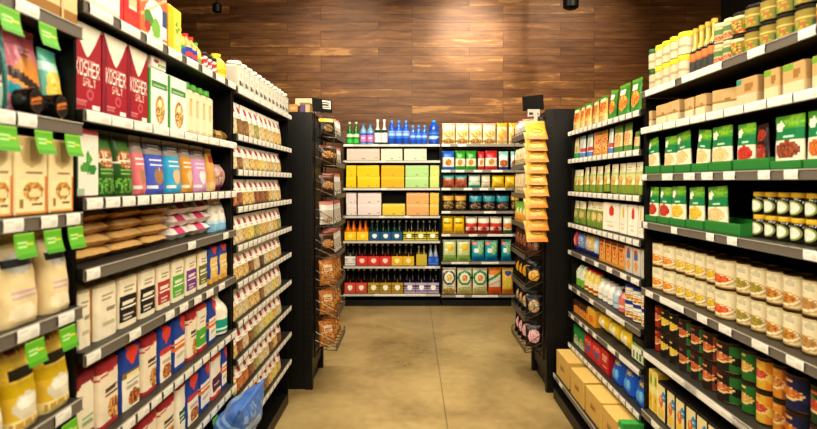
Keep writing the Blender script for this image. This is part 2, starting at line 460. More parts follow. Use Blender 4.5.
K('teal_snack', 'snack_bag', 'bag', 'teal bag with yellow centre', pouch, D(fill('#5fb59d'), oval(.45, .36, .36, .40, '#eec24c'), rect(.12, .78, .0, .62, '#eebf45'), band(.68, .82, '#b9dfcf'), rect(.8, .9, .1, .9, '#7cb255'), rect(.9, 1, 0, 1, '#2b5f9c'), spot(.45, .5, .2, .12, '#f7dc7c', '#e9b23a')), d=.06, res=(24, 32))
K('tub', 'round_tub', 'tub', 'black round tub with orange lettering', tub, D(fill('#1a1412'), ring(.5, .5, .48, .48, .12, '#2e2622'), slash(.25, .52, .13, '#c4742a'), slash(.25, .36, .10, '#a85d24'), rect(0, .14, 0, 1, '#1a1412'), rect(.86, 1, 0, 1, '#1a1412')), d=.035)
K('kraft_mix', 'baking_mix_box', 'box', 'cream box with food photograph', carton, D(fill('#e7d2a2'), band(.88, 1, '#c6a873'), oval(.5, .78, .33, .16, '#c9ac79'), rect(.3, .85, .535, .565, '#8f6a42'), rect(.3, .8, .49, .51, '#c46a56'), rect(0, 1, 0, .44, '#edd9a8'), spot(.55, .30, .32, .13, '#7a4a26', '#a8702f', '#d9b06a', '#c88a3a'), oval(.6, .27, .2, .06, '#e8cf9c'), rect(.1, .24, .08, .2, '#94713c'), rect(.5, .85, .1, .14, '#6a4426'), rect(.93, 1, 0, .5, '#d2752c'), band(0, .03, '#d98b42')), d=.09, res=(26, 36))
K('cream_pouch', 'baking_mix_bag', 'bag', 'cream bag with black label', pouch, D(fill('#e6cf9f'), band(.86, 1, '#d3b67c'), oval(.5, .68, .36, .11, '#c7c4bd'), rect(.14, .86, .635, .735, '#25222a'), rect(.2, .85, .34, .38, '#caa6b4'), rect(.22, .8, .30, .315, '#c9a9ac'), oval(.45, .15, .3, .1, '#efe2c2'), rect(.9, 1, 0, .5, '#d79a4c')), d=.08, res=(24, 34))
K('yellow_pouch', 'baking_mix_bag', 'bag', 'yellow bag with black label', pouch, D(fill('#d9b43a'), band(.80, 1, '#caa03c'), spot(.5, .9, .35, .05, '#8c3d22', '#cfa44a'), oval(.5, .64, .44, .13, '#e9c65a'), rect(.12, .9, .58, .70, '#2b2320'), band(.42, .56, '#c9a818'), oval(.5, .28, .38, .15, '#d9cfb8'), oval(.5, .32, .3, .07, '#f1ead8'), band(0, .14, '#e9d796'), speck(.1, .9, .03, .12, '#e9d796', '#c79a48')), d=.08, res=(24, 34))
# ---- left middle bay
K('salt', 'salt_carton', 'carton', 'red kosher salt carton', carton, D(fill('#a31a2b'), rect(0, .13, 0, 1, '#7d1730'), vee(.62, '#efe4d0'), rect(.02, .98, .35, .60, '#9c1828'), text('KOSHER', .08, .94, .40, .58, '#f7efe2'), text('SALT', .34, .80, .285, .375, '#f2d9c8'), ring(.6, .19, .13, .07, .5, '#c25560'), lines(.12, .5, .05, .12, 3, '#cf7d80'), rect(.68, .95, .02, .075, '#f5ece0'), lines(.15, .8, .575, .6, 1, '#d98a85')), d=.09, res=(84, 96), top='#efe4d0')
K('fruit_box', 'cereal_box', 'box', 'white box with red fruit picture', carton, D(fill('#f1e8d8'), spot(.45, .55, .5, .3, '#5a9a3a', '#c8322c', '#f3ead6', '#e8a48c'), band(0, .08, '#e6d2b4'), rect(.88, 1, 0, 1, '#c8262a')), d=.12, res=(18, 24))
K('red_box', 'cereal_box', 'box', 'red box with tan panel', carton, D(fill('#c9282c'), rect(.3, .9, .32, 1, '#cbb98c'), rect(.3, .9, .28, .32, '#e8dcc0'), band(0, .2, '#d1392e')), d=.12, res=(16, 24))
K('orange_box', 'cereal_box', 'box', 'orange-red box with green fruit picture', carton, D(fill('#ea6a3c'), oval(.55, .35, .42, .33, '#f4ead8'), slash(.5, .55, .05, '#f6b48c'), slash(.4, .72, .05, '#f6c0a0'), oval(.28, .33, .16, .15, '#4d8a3a'), oval(.58, .22, .17, .17, '#7cae4a'), oval(.25, .2, .1, .1, '#a83a2a'), rect(.84, 1, .32, .62, '#3c4a7c'), rect(.84, 1, .10, .32, '#cfc8d2'), band(0, .08, '#f0e0cc')), d=.12, res=(22, 28))
K('yellow_box', 'tea_box', 'box', 'tall yellow box', carton, D(fill('#f0b820'), rect(.35, 1, 0, 1, '#f1d24a'), spot(.7, .6, .22, .15, '#6a9a3a', '#f1d24a'), oval(.7, .3, .2, .16, '#e9e08a')), d=.07, res=(14, 18))
K('orange_bottle', 'syrup_bottle', 'bottle', 'small orange bottle', bottle, D(fill('#e86a28'), rect(0, 1, .4, .7, '#f2d2a0')), body='#d9561f', cap='#e8e0d0')
K('blue_bottle', 'syrup_bottle', 'bottle', 'yellow-capped bottle with teal label', bottle, D(fill('#2c9a6c'), oval(.5, .5, .2, .3, '#2a4fae')), body='#e9b33c', cap='#efb41e', lab=(.12, .5))
K('purple_bottle', 'syrup_bottle', 'bottle', 'red-capped bottle with blue label', bottle, D(fill('#2a3f9c'), oval(.5, .4, .25, .25, '#d2402c')), body='#e08a3c', cap='#c8342e', lab=(.2, .55))
K('green_bottle', 'syrup_bottle', 'bottle', 'green-capped yellow bottle', bottle, D(fill('#d9cf5a'), oval(.5, .5, .3, .3, '#8a9a3a')), body='#e3c94a', cap='#4fae3c')
K('red_can', 'drink_mix_can', 'can', 'red striped can with black cap', jar, D(fill('#b3242c'), slash(.7, .1, .14, '#f1e6dc'), slash(.7, .5, .14, '#f1e6dc'), slash(.7, .9, .14, '#f1e6dc')), body='#c9323a', lid='#1c1817', lab=(.02, .8), arc=.95, neck=.95)
K('honey_bottle', 'honey_bottle', 'bottle', 'yellow squeeze bottle', bottle, D(fill('#f1d23c'), oval(.5, .5, .28, .3, '#e0a81c')), body='#e7bd1c', cap='#e9d23a', neck=.4)
K('white_jar', 'sweetener_jar', 'jar', 'white jar with dark lid', jar, D(fill('#f3ede2'), rect(.4, .8, .1, .5, '#8a4a3a'), lines(.3, .7, .6, .9, 2, '#9a9488')), body='#efe9de', lid='#5a4a42', lab=(.1, .75))
K('white_bottle', 'sweetener_carton', 'carton', 'white carton with small dark print', capped_carton, D(fill('#ded7c8'), rect(.15, .45, .12, .34, '#4a4648'), rect(.55, .85, .12, .28, '#8a8a84'), lines(.2, .8, .5, .72, 2, '#b4ac9e'), band(.86, 1, '#cfc7b8'), rect(0, .04, 0, 1, '#b8b0a2')), d=.09, cap='#d9d2c4')
K('white_food_carton', 'broth_carton', 'carton', 'white carton with food photograph', carton, D(fill('#f3eee2'), rect(0, .06, 0, 1, '#4b9a3c'), rect(.1, .95, .68, .79, '#4e8a44'), lines(.16, .85, .70, .77, 1, '#a9c79a'), oval(.55, .30, .27, .26, '#c8903c'), spot(.55, .30, .24, .23, '#a83a20', '#d9a24a', '#7a8a3a', '#e9d2a0'), oval(.55, .42, .12, .06, '#e9dcae')), d=.10, res=(24, 34), top='#f3eee2')
K('white_small_carton', 'stock_cube_box', 'box', 'small white box with green stripe', carton, D(fill('#efe8da'), oval(.28, .62, .2, .2, '#a83a3a'), rect(.38, 1, .14, .42, '#6a9a58'), lines(.5, .95, .2, .36, 1, '#dfe8d2')), d=.10, res=(20, 14))
K('green_cap_carton', 'broth_carton', 'carton', 'cream carton with green screw cap', capped_carton, D(fill('#eddcb8'), lines(.25, .8, .2, .75, 9, '#d9b98c'), rect(.35, .7, .78, .84, '#d89a5c'), band(0, .05, '#e2c598')), d=.07, cap='#56a83c')
K('mesh_bag', 'small_bag', 'bag', 'small brown bag lying down', flatbag, D(fill('#8c6a36'), speck(0, 1, 0, 1, '#8c6a36', '#c9a868', '#5c431e', '#b58c4a')), d=.1)
K('basil_box', 'herb_box', 'box', 'white box with green leaf', carton, D(fill('#e9e2d2'), rect(0, .06, 0, 1, '#2c5a36'), band(.93, 1, '#b8474a'), oval(.5, .5, .1, .17, '#3f8f3a'), oval(.34, .42, .2, .07, '#4f9a42'), oval(.7, .4, .2, .08, '#358534'), oval(.58, .56, .12, .06, '#57a848'), rect(0, .35, 0, .12, '#a8b89a')), d=.07, res=(24, 28))
K('green_pouch', 'rice_bag', 'bag', 'green bag with brown food photograph', pouch, D(fill('#2f5a24'), band(.86, 1, '#3c4a2c'), rect(.2, .8, .66, .84, '#4a7a34'), oval(.5, .57, .42, .15, '#a8653a'), spot(.5, .57, .38, .12, '#8a4a24', '#c98a52', '#e8cfae'), slash(.05, .53, .03, '#ead9c0'), lines(.15, .9, .32, .42, 2, '#7fae5c'), speck(.05, .95, .03, .26, '#4a8a34', '#2c5a20', '#79ae4a')), d=.06, res=(24, 34))
def heartbag(key, col, dk, hc, desc):
    K(key, 'seed_pouch', 'pouch', desc, pouch, D(fill(col), band(.70, 1, '#a79a90'), band(.78, .92, dk), lines(.15, .9, .80, .90, 2, '#c9bfb4'), lines(.12, .92, .50, .68, 4, '#e8e4e6'), heart(.5, .27, .25, .16, hc), rect(.5, .56, .40, .48, '#e9dfcf'), rect(.05, .4, .08, .14, '#e6e2dc')), d=.06, res=(24, 34))
heartbag('pink_heart', '#e0787c', '#8c7a78', '#b8866a', 'salmon pink pouch with heart')
heartbag('blue_heart', '#4a62c4', '#5c5a78', '#a8805a', 'dark blue pouch with heart')
heartbag('cyan_heart', '#3aa8d2', '#5a6a8a', '#e9bf94', 'light blue pouch with heart')
heartbag('orange_heart', '#d9973c', '#7a6a6c', '#eac79a', 'orange pouch with heart')
heartbag('lilac_heart', '#d49ac8', '#6a5a72', '#f4eee8', 'lilac pouch with white heart')
K('tan_pouch', 'seed_pouch', 'pouch', 'narrow tan pouch with red square', pouch, D(fill('#d8a45a'), rect(.15, .8, .66, .84, '#a8382a'), band(.0, .2, '#e2bd82'), band(.92, 1, '#c9a878')), d=.06, res=(12, 24))
K('round_pouch', 'snack_bag', 'bag', 'rounded pink bag', pouch, D(fill('#cfa8a4'), band(0, .22, '#c4468a'), spot(.5, .5, .4, .25, '#b88a7c', '#e2c8be', '#9c6a5c')), d=.08, style='pillow')
K('sugar_bag', 'brown_sugar_bag', 'bag', 'flat brown sugar bag', flatbag, D(fill('#b98748'), speck(0, 1, .2, .42, '#c4975a', '#ad7c42'), band(.46, .60, '#cfa76c'), speck(.1, .9, .7, 1, '#c4975a', '#d6b382')), d=.22)
K('white_sugar_bag', 'sugar_bag', 'bag', 'flat white and pink sugar bag', flatbag, D(fill('#efe2d8'), rect(.25, .62, .5, .66, '#d8467c'), rect(.2, .7, .72, .9, '#e07aa0'), band(0, .25, '#e8d6c8')), d=.22)
K('blue_sugar', 'sugar_bag', 'bag', 'upright white bag with blue base', pouch, D(fill('#efe6dc'), band(0, .26, '#8fc0de'), band(.26, .34, '#c8dbe4'), lines(.2, .8, .55, .75, 3, '#d8b8a4'), band(.9, 1, '#d9a88c')), d=.07)
def flour(key, lc, desc, label=True):
    ls = [fill('#ecdfc4'), rect(0, .05, 0, 1, '#c99a54'), rect(.95, 1, 0, 1, '#c99a54'), band(.80, 1, '#b9a684'), lines(.25, .85, .60, .72, 2, '#a89878')]
    if label: ls += [rect(.08, .94, .10, .52, lc), lines(.18, .88, .36, .48, 2, '#e8dcc8'), rect(.14, .9, .31, .34, '#f3ead8'), lines(.2, .8, .14, .24, 2, '#d9ccb8')]
    else: ls += [lines(.45, .9, .40, .5, 2, '#9c8f7c'), lines(.3, .8, .2, .28, 1, '#c4b698')]
    K(key, 'flour_bag', 'bag', desc, pouch, D(*ls), d=.09, style='gusset', res=(24, 32), mat=PAPER, wr=.5)
flour('flour_plain', None, 'cream paper flour bag without band', False)
flour('flour_black', '#26221f', 'paper flour bag with black band')
flour('flour_red', '#b3363c', 'paper flour bag with red band')
flour('flour_green', '#58ae3c', 'paper flour bag with green band')
flour('flour_purple', '#7a3a8c', 'paper flour bag with purple band')
flour('flour_olive', '#6f7028', 'paper flour bag with olive band')
K('blue_flour', 'flour_bag', 'bag', 'blue and yellow bag with red diamond', pouch, D(fill('#e8bf72'), band(.62, 1, '#2c4f9c'), diam(.5, .82, .3, .16, '#d8402c'), rect(0, .12, 0, 1, '#2c4f9c'), lines(.2, .9, .3, .5, 3, '#f3e6c8'), band(0, .1, '#d8a04a')), d=.09, style='gusset', res=(18, 26), mat=PAPER)
K('red_flour', 'baking_mix_bag', 'bag', 'red-topped cream mix bag', pouch, D(fill('#eddcc0'), band(.72, 1, '#a82c34'), slash(.10, .69, .03, '#c8525a'), lines(.3, .9, .40, .52, 3, '#5c4034'), spot(.68, .20, .26, .14, '#a8562a', '#d89a4a', '#8c3a20', '#e8c078'), band(0, .05, '#b3323a')), d=.08, style='gusset', res=(26, 36), mat=PAPER, wr=.5)
K('oval_flour', 'baking_mix_bag', 'bag', 'red-topped bag with cream oval', pouch, D(fill('#ead9bc'), band(.66, 1, '#8f2a34'), oval(.5, .52, .5, .24, '#efe2c8'), lines(.3, .9, .22, .34, 3, '#8fae7a'), spot(.75, .08, .25, .07, '#a86a34', '#7a4424')), d=.08, style='gusset', res=(26, 36), mat=PAPER, wr=.5)
K('blue_diamond', 'baking_mix_bag', 'bag', 'blue mix bag with red diamond', pouch, D(fill('#f0e6d2'), band(.54, 1, '#27479a'), diam(.5, .78, .34, .19, '#dd4630'), rect(0, .09, 0, 1, '#27479a'), rect(.09, 1, .44, .54, '#8f6f2c'), lines(.25, .9, .455, .53, 1, '#ecd9a4'), lines(.25, .9, .27, .4, 3, '#b8a890'), spot(.6, .13, .3, .11, '#7a3420', '#a8562c', '#c98a4a')), d=.08, style='gusset', res=(26, 36), mat=PAPER, wr=.5)
K('blue_diamond_red', 'baking_mix_bag', 'bag', 'blue bag with red diamond and stripe', pouch, D(fill('#f0e6d2'), band(.54, 1, '#27479a'), diam(.5, .78, .36, .19, '#dd4630'), rect(0, .08, 0, 1, '#27479a'), rect(.08, 1, .43, .53, '#c8403a'), lines(.25, .9, .28, .4, 3, '#c8a890'), spot(.55, .14, .34, .12, '#a8562c', '#d89a4c', '#8a3a22')), d=.08, style='gusset', res=(22, 32), mat=PAPER, wr=.5)
K('blue_orange', 'baking_mix_bag', 'bag', 'blue bag with orange stripes', pouch, D(fill('#efe4d2'), band(.55, 1, '#27479a'), diam(.72, .78, .3, .18, '#dd4630'), rect(0, .1, 0, 1, '#27479a'), band(.42, .47, '#e2762c'), band(.35, .39, '#e2762c'), lines(.2, .9, .2, .3, 2, '#c8b8a4'), band(0, .07, '#27479a')), d=.08, style='gusset', res=(20, 30), mat=PAPER, wr=.5)
K('green_flour', 'baking_mix_bag', 'bag', 'cream bag with green lower half', pouch, D(fill('#ecdfc6'), band(.78, 1, '#c8443a'), band(.12, .42, '#5aa83c'), lines(.2, .85, .2, .36, 3, '#dcebc8'), lines(.2, .8, .52, .66, 2, '#c89a7c'), band(0, .06, '#b8323a')), d=.08, style='gusset', res=(18, 28), mat=PAPER)
K('dark_green_flour', 'baking_mix_bag', 'bag', 'cream bag with dark green panel', pouch, D(fill('#efe5d0'), band(.82, 1, '#b8383a'), rect(.2, .95, .2, .42, '#1f5a3c'), lines(.3, .85, .24, .38, 2, '#d8e2c8')), d=.08, style='gusset', res=(18, 28), mat=PAPER)
K('maroon_flour', 'baking_mix_bag', 'bag', 'cream bag with maroon panel', pouch, D(fill('#efe2cc'), band(.78, 1, '#d8523a'), rect(.1, .95, .14, .42, '#5a2038'), lines(.2, .85, .2, .36, 3, '#d8b8b4'), band(0, .06, '#c8443a')), d=.08, style='gusset', res=(18, 28), mat=PAPER)
K('teal_bottle', 'baking_soda_bottle', 'bottle', 'cream bottle with teal label', bottle, D(fill('#f1e8d6'), rect(.1, .9, .05, .62, '#1f9a86'), lines(.2, .8, .15, .5, 3, '#d2ece2')), body='#efe4cf', cap='#b83a34', lab=(.08, .52), neck=.42, shoulder=.56)
K('blue_sack', 'rice_sack', 'bag', 'crumpled blue plastic sack jutting out', pouch, D(fill('#3f6fb8'), speck(0, 1, .1, .95, '#3f6fb8', '#4a7cc4', '#3a66ac', '#86a8d4'), lines(.15, .7, .45, .75, 3, '#9ab8dc'), rect(.72, 1, .0, .3, '#e0673a')), d=.12, style='pillow', res=(22, 22), wr=2.5)
# ---- left far bay: little bags with white headers
FILL = dict(golden=('#cfa662', '#dfc086', '#b08a48'), brown=('#85603c', '#9c7850', '#6a4a2c'), orange=('#b8683a', '#c98450', '#9c522a'), tan=('#cdb58c', '#dccaa4', '#b39c70'),
            russet=('#86503a', '#a06a4e', '#6c3c2a'), olive=('#9c9658', '#b2ac70', '#827c42'), dark=('#5c4a38', '#74604a', '#463628'), yellow=('#d6c060', '#e2d07e', '#bda648'))
for nm, cs in FILL.items():
    K('nut_'+nm, 'nut_bag', 'bag', 'white-headed bag of %s dried goods' % nm, pouch,
      D(fill(cs[0]), speck(0, 1, 0, .6, *cs), band(.52, 1, '#f4ede2'), oval(.5, .77, .24, .12, '#b3262c'), rect(.3, .7, .56, .60, '#c9b8a4'), rect(.25, .75, .12, .3, cs[1])), d=.045, style='stand', res=(14, 18), seal=.16, wr=.6)
# ---- back wall, left unit
K('beer', 'green_bottle', 'bottle', 'green glass bottle with light label', bottle, D(fill('#1d8a34'), rect(0, 1, 0, .4, '#3fc04a'), oval(.5, .75, .3, .2, '#d8e8c8')), body='#146a24', cap='#c9d2a8', lab=(.05, .5), neck=.36, shoulder=.52)
K('pinkwater', 'water_bottle', 'bottle', 'pale blue bottle with pink label', bottle, D(fill('#2f5fd0'), rect(.2, .8, .15, .75, '#d87ab4'), rect(.4, .6, .4, .6, '#f0d2e2')), body='#8fc4ea', cap='#4a8ad2', lab=(.08, .55), mat=CLEAR)
K('sparkling', 'sparkling_water_bottle', 'bottle', 'dark green bottle with white label', bottle, D(fill('#eef0ea'), lines(.2, .8, .4, .6, 1, '#c8d2c4')), body='#123c20', cap='#eae8dc', lab=(.08, .46), neck=.34, shoulder=.5, foil='#e6e6d8')
K('bluewater', 'water_bottle', 'bottle', 'tall dark blue water bottle', bottle, D(fill('#3a78e0'), band(.35, .6, '#a8c8f4'), lines(.2, .8, .7, .9, 1, '#b8d0f0')), body='#2a66d8', cap='#4a9af0', lab=(.25, .6), mat=CLEAR)
K('smallwater', 'water_bottle', 'bottle', 'short dark blue water bottle', bottle, D(fill('#3a78e0'), band(.35, .6, '#a8c8f4')), body='#2c6ee0', cap='#5aaaf0', lab=(.25, .6), mat=CLEAR)
K('jug', 'water_jug', 'jug', 'large blue water jug', bottle, D(fill('#1f56b4'), lines(.2, .8, .2, .45, 2, '#a8c8ee'), band(.7, .8, '#5a8ad4')), body='#245cc8', cap='#3aa0dc', lab=(.12, .56), neck=.3, shoulder=.72, mat=CLEAR)
def case(key, col, c2, desc):
    K(key, 'drink_case', 'case', desc, carton, D(fill(col), band(.75, 1, c2), rect(.42, .58, .10, .2, '#8a7f52'), rect(.82, .92, .16, .22, '#a89a62'), band(0, .03, '#b8a86a')), d=.30, res=(18, 12))
case('case_pink', '#e6bcae', '#e9c8bc', 'pale pink drinks case')
case('case_cream', '#e0d4b8', '#e6dcc4', 'cream drinks case')
case('case_yellow', '#e8bf00', '#edc92a', 'bright yellow drinks case')
case('case_amber', '#e8a80c', '#eab628', 'amber yellow drinks case')
case('case_green', '#a9cc84', '#b8d696', 'pale green drinks case')
case('case_lime', '#c4d070', '#cfd884', 'narrow lime green drinks case')
case('case_white', '#e2cfca', '#e6d6d2', 'pinkish white drinks case')
case('case_lemon', '#dfc03a', '#e4ca56', 'lemon yellow drinks case')
case('case_peach', '#e0a466', '#e6b47e', 'peach orange drinks case')
case('case_gold', '#e2b44c', '#e6c266', 'golden peach drinks case')
def six(key, col, desc, stripe=None, glass='#24160c', cap='#d8d2c2', edge=None, hb=.44, disc='#f6f2e6'):
    ls = [fill(col)]
    if stripe: ls += [rect(0, .28, .62, .74, stripe), rect(.72, 1, .62, .74, stripe), rect(0, .26, .38, .5, stripe), rect(.74, 1, .38, .5, stripe), rect(0, 1, .16, .24, stripe)]
    if disc: ls += [oval(.5, .52, .22, .26, disc)]
    K(key, 'bottle_carrier', 'six-pack', desc, carrier, D(*ls), d=.20, glass=glass, capc=cap, edge=edge or col, hb=hb)
six('six_yellow', '#f3c71e', 'yellow carrier of orange bottles', glass='#d9701a', cap='#e8932c', disc='#f8e06a')
six('six_blue', '#1f5a86', 'blue-green carrier with white disc', glass='#0e2a1c', edge='#1f7a5a')
six('six_lime', '#c9b83a', 'lime yellow carrier with black stripes', stripe='#2a2416', glass='#1a120a')
six('six_white', '#e9e2dc', 'white carrier with grey stripes', stripe='#a8a4a4', glass='#1a1410', disc=None)
six('six_red', '#d83a32', 'red carrier of dark bottles', glass='#2a120c', disc='#f8d8c4')
six('six_gold', '#e2b02a', 'golden carrier of dark bottles', glass='#2c1a0a', disc='#f2e29a')
six('six_olive', '#c8ae3a', 'tall olive yellow carrier', glass='#8a7a3a', disc=None, hb=.60)
six('six_royal', '#2456b8', 'royal blue carrier with clear bottles', glass='#aab4bc', disc=None, stripe='#5a8ae0')
six('six_coral', '#d8503a', 'coral red carrier with white disc', glass='#1c100a')
six('six_mustard', '#b8932a', 'mustard carrier with white disc', stripe='#8a6c1a', glass='#1c120a')
six('six_lavender', '#b9a6c8', 'lavender carrier with dark stripes', stripe='#3a3040', glass='#16101a')
# ---- back wall, right unit
def bag(key, desc, *ls, d=.08, style='pillow', name='snack_bag'):
    K(key, name, 'bag', desc, pouch, D(*ls), d=d, style=style, res=(20, 26), seal=.05)
bag('b_tort', 'cream tortilla bag with golden picture', fill('#ecdcb8'), band(.9, 1, '#d99a7c'), spot(.5, .5, .4, .2, '#e0b04a', '#f0dfb0', '#d89a3c', '#a88a3a'), spot(.5, .14, .5, .12, '#b8803a', '#e2bd7c', '#8a5a2a'))
bag('b_tort2', 'orange-topped tortilla bag', fill('#ecd6a8'), band(.82, 1, '#e8a01e'), spot(.5, .45, .4, .28, '#e2a03c', '#eec078', '#d88a2c'), spot(.5, .12, .5, .1, '#c88a3a', '#e8c88a'))
bag('b_blue', 'blue-topped chip bag', fill('#efe4cc'), band(.66, 1, '#2a6ac8'), band(0, .16, '#3a7ad0'), spot(.5, .4, .26, .17, '#a8622c', '#d89a4c', '#c07a38'))
bag('b_green', 'green-topped chip bag', fill('#efe4cc'), band(.58, 1, '#3f9a2c'), band(0, .18, '#4aa834'), spot(.45, .4, .26, .16, '#c08a3c', '#d8a85a', '#b8742c'))
bag('b_red', 'red-topped chip bag', fill('#efe2d0'), band(.62, 1, '#cf2e30'), band(0, .2, '#d8403a'), spot(.5, .42, .26, .17, '#c88a34', '#d8a24a', '#b06a28'))
bag('b_teal', 'white and teal chip bag', fill('#e6ece4'), band(.78, 1, '#9ad4c4'), spot(.5, .36, .42, .2, '#b8622a', '#d8884a', '#a0522a'), band(0, .14, '#3a4a8a'))
bag('b_brown', 'teal-topped brown chip bag', fill('#b86a4a'), band(.74, 1, '#5ab4ae'), spot(.5, .35, .45, .28, '#8a3a24', '#c87a58', '#a04c30'))
bag('b_mint', 'pale mint chip bag', fill('#d2dcc4'), band(0, .2, '#4ab09c'), band(.45, .52, '#a8b89a'), band(.85, 1, '#bcd0c0'))
bag('b_cream', 'plain cream chip bag', fill('#e8dcc0'), band(.4, .46, '#c8b48c'), lines(.2, .8, .6, .8, 2, '#cdbb94'))
bag('b_yel', 'yellow chip bag on middle', fill('#ecc42a'), spot(.5, .3, .45, .14, '#e89a1c', '#f4d85a', '#d8882c'), band(.88, 1, '#e8ac1c'))
bag('b_dark', 'dark bag with gold top', fill('#3a2a18'), band(.62, .9, '#c8962c'), spot(.5, .3, .48, .26, '#d8b87a', '#5a3a1c', '#a88a4a', '#2a1c10'))
bag('b_dteal', 'black bag with teal top', fill('#14242a'), band(.52, .85, '#2a8a98'), spot(.5, .26, .48, .22, '#c8a888', '#1c2c30', '#8a4a34', '#2a3a38'))
bag('b_lays', 'yellow chip bag with dark lettering', fill('#f0c41a'), lines(.15, .85, .58, .72, 1, '#5a3a1a'), band(.0, .32, '#eab417'), band(.32, .36, '#d89a14'), spot(.5, .16, .3, .1, '#f6d860', '#e09a1c'))
bag('b_salsa', 'cream and red chip bag', fill('#eaddc4'), band(.38, .62, '#d2403a'), band(0, .2, '#b82c30'), spot(.5, .28, .3, .1, '#7a2a1c', '#c8705a'))
bag('b_peach', 'pale bag with orange middle', fill('#dfe4cc'), spot(.5, .45, .5, .18, '#e0782c', '#eaa45a'), band(0, .2, '#5a7a34'))
bag('b_lime', 'pale green bag with yellow disc', fill('#c8d49a'), band(.84, 1, '#dfe2bc'), oval(.55, .64, .28, .18, '#e2b82a'), band(.0, .24, '#9abc5a'), band(.24, .28, '#8aac4c'), lines(.1, .4, .4, .6, 3, '#e8ecd0'))
bag('b_aqua', 'turquoise chip bag', fill('#18a0b0'), band(.86, 1, '#8accb4'), spot(.7, .6, .28, .3, '#e8d04a', '#5abc8a', '#2ab4bc'), oval(.35, .5, .22, .12, '#e8efe8'), band(0, .24, '#1478a4'), rect(0, .4, .78, .92, '#e0705a'))
bag('b_navyring', 'cream bag with navy ring', fill('#ecdfc0'), ring(.5, .62, .47, .28, .24, '#2f3a66'), spot(.5, .62, .22, .14, '#d8a44a', '#8aa83c', '#e8d89a'), spot(.5, .1, .48, .12, '#c89a3c', '#e2c078', '#a87a2c'), lines(.3, .8, .26, .32, 1, '#a8b08a'))
bag('b_greenring', 'cream bag with green ring', fill('#ecdfc0'), ring(.5, .62, .48, .29, .28, '#1f8a4a'), spot(.5, .62, .2, .13, '#d8603a', '#8aa83c', '#e8c89a'), band(0, .18, '#d8c078'), spot(.5, .22, .4, .06, '#9aae5c', '#d8cf9a'))
bag('b_ora', 'orange and silver chip bag', fill('#d8d4c4'), band(.74, 1, '#e8862a'), slash(.3, .62, .1, '#3f8a3a'), band(0, .26, '#e2641e'), slash(.2, .40, .05, '#e09a8a'))
bag('b_sun', 'yellow bag with blue emblem', fill('#eebf4a'), oval(.5, .8, .3, .1, '#3a4a9c'), spot(.5, .45, .45, .18, '#c8cc4a', '#f2d87c', '#e8a43c'), band(0, .2, '#d8892c'))
# ---- end racks
bag('r_white', 'white and grey snack bag', fill('#dcd6ca'), band(.3, .6, '#b8aea0'), band(.85, 1, '#c8786a'), spot(.5, .2, .4, .14, '#8a5a3a', '#cdb89a'), d=.05)
bag('r_dark', 'dark brown snack bag', fill('#3a2416'), spot(.5, .5, .4, .2, '#a86a2c', '#5a3a20', '#c8a06a'), band(.85, 1, '#6a3a20'), d=.05)
bag('r_yellowblack', 'black snack bag with yellow top', fill('#241c14'), band(.82, 1, '#d8b82a'), oval(.5, .45, .3, .2, '#8a6a3a'), d=.05)
bag('r_cookie', 'orange brown bread snack bag', fill('#b8742e'), spot(.5, .45, .46, .4, '#a86424', '#cf9248', '#8f4e1a', '#d8ae72'), rect(.2, .75, .52, .8, '#d8bfa0'), lines(.25, .7, .58, .74, 2, '#a8603a'), band(.93, 1, '#b06824'), d=.06)
bag('r_tan', 'pale tan snack bag', fill('#d8c298'), band(.3, .4, '#b89a64'), lines(.2, .8, .55, .8, 3, '#b8a274'), d=.05)
bag('r_greenor', 'green and orange snack bag', fill('#e8a84a'), band(.5, 1, '#7aa83a'), oval(.5, .55, .3, .2, '#e8e0b8'), d=.05)
bag('r_brown', 'reddish brown snack bag', fill('#4a2a1c'), spot(.5, .55, .4, .3, '#8a4a34', '#c08a64', '#5a3020'), d=.05)
bag('r_gold', 'black snack bag with gold picture', fill('#1e1812'), oval(.5, .55, .36, .26, '#d8a032'), spot(.5, .55, .25, .18, '#eab848', '#b87c1e'), d=.05)
bag('r_mixed', 'black snack bag with bright picture', fill('#1a1a1e'), spot(.5, .5, .36, .3, '#e0bc3a', '#d86a2a', '#2a5a8a', '#d8d0b8', '#7a9a3a'), d=.05)
bag('r_pink', 'dark snack bag with pink picture', fill('#241418'), spot(.5, .5, .38, .32, '#e0a8ac', '#c87a86', '#efd4d0'), d=.05)
bag('chips', 'orange yellow chip bag on strip', fill('#dd9a3c'), band(.86, 1, '#d9aa5c'), diam(.5, .36, .5, .28, '#e0b23e'), oval(.5, .34, .30, .12, '#c8821a'), oval(.42, .37, .14, .06, '#a8a83a'), lines(.3, .7, .30, .38, 1, '#f0d8a0'), band(0, .1, '#c97c2a'), speck(.04, .96, .1, .18, '#d8923a', '#e0a850', '#c87e26'), d=.045)
K('tan_carton', 'small_carton', 'carton', 'small tan carton', carton, D(fill('#b88a52'), rect(.2, .8, .3, .7, '#d0aa74')), d=.16, mat=KRAFT)
K('purple_carton', 'small_carton', 'carton', 'small purple and tan carton', carton, D(fill('#5a4468'), rect(.55, 1, 0, 1, '#c8a878'), rect(0, 1, .8, 1, '#8a6a5a')), d=.16)
K('cream_carton', 'open_carton', 'carton', 'cream display carton', carton, D(fill('#d8c49c'), band(0, .3, '#7a5a4a')), d=.3, mat=KRAFT)
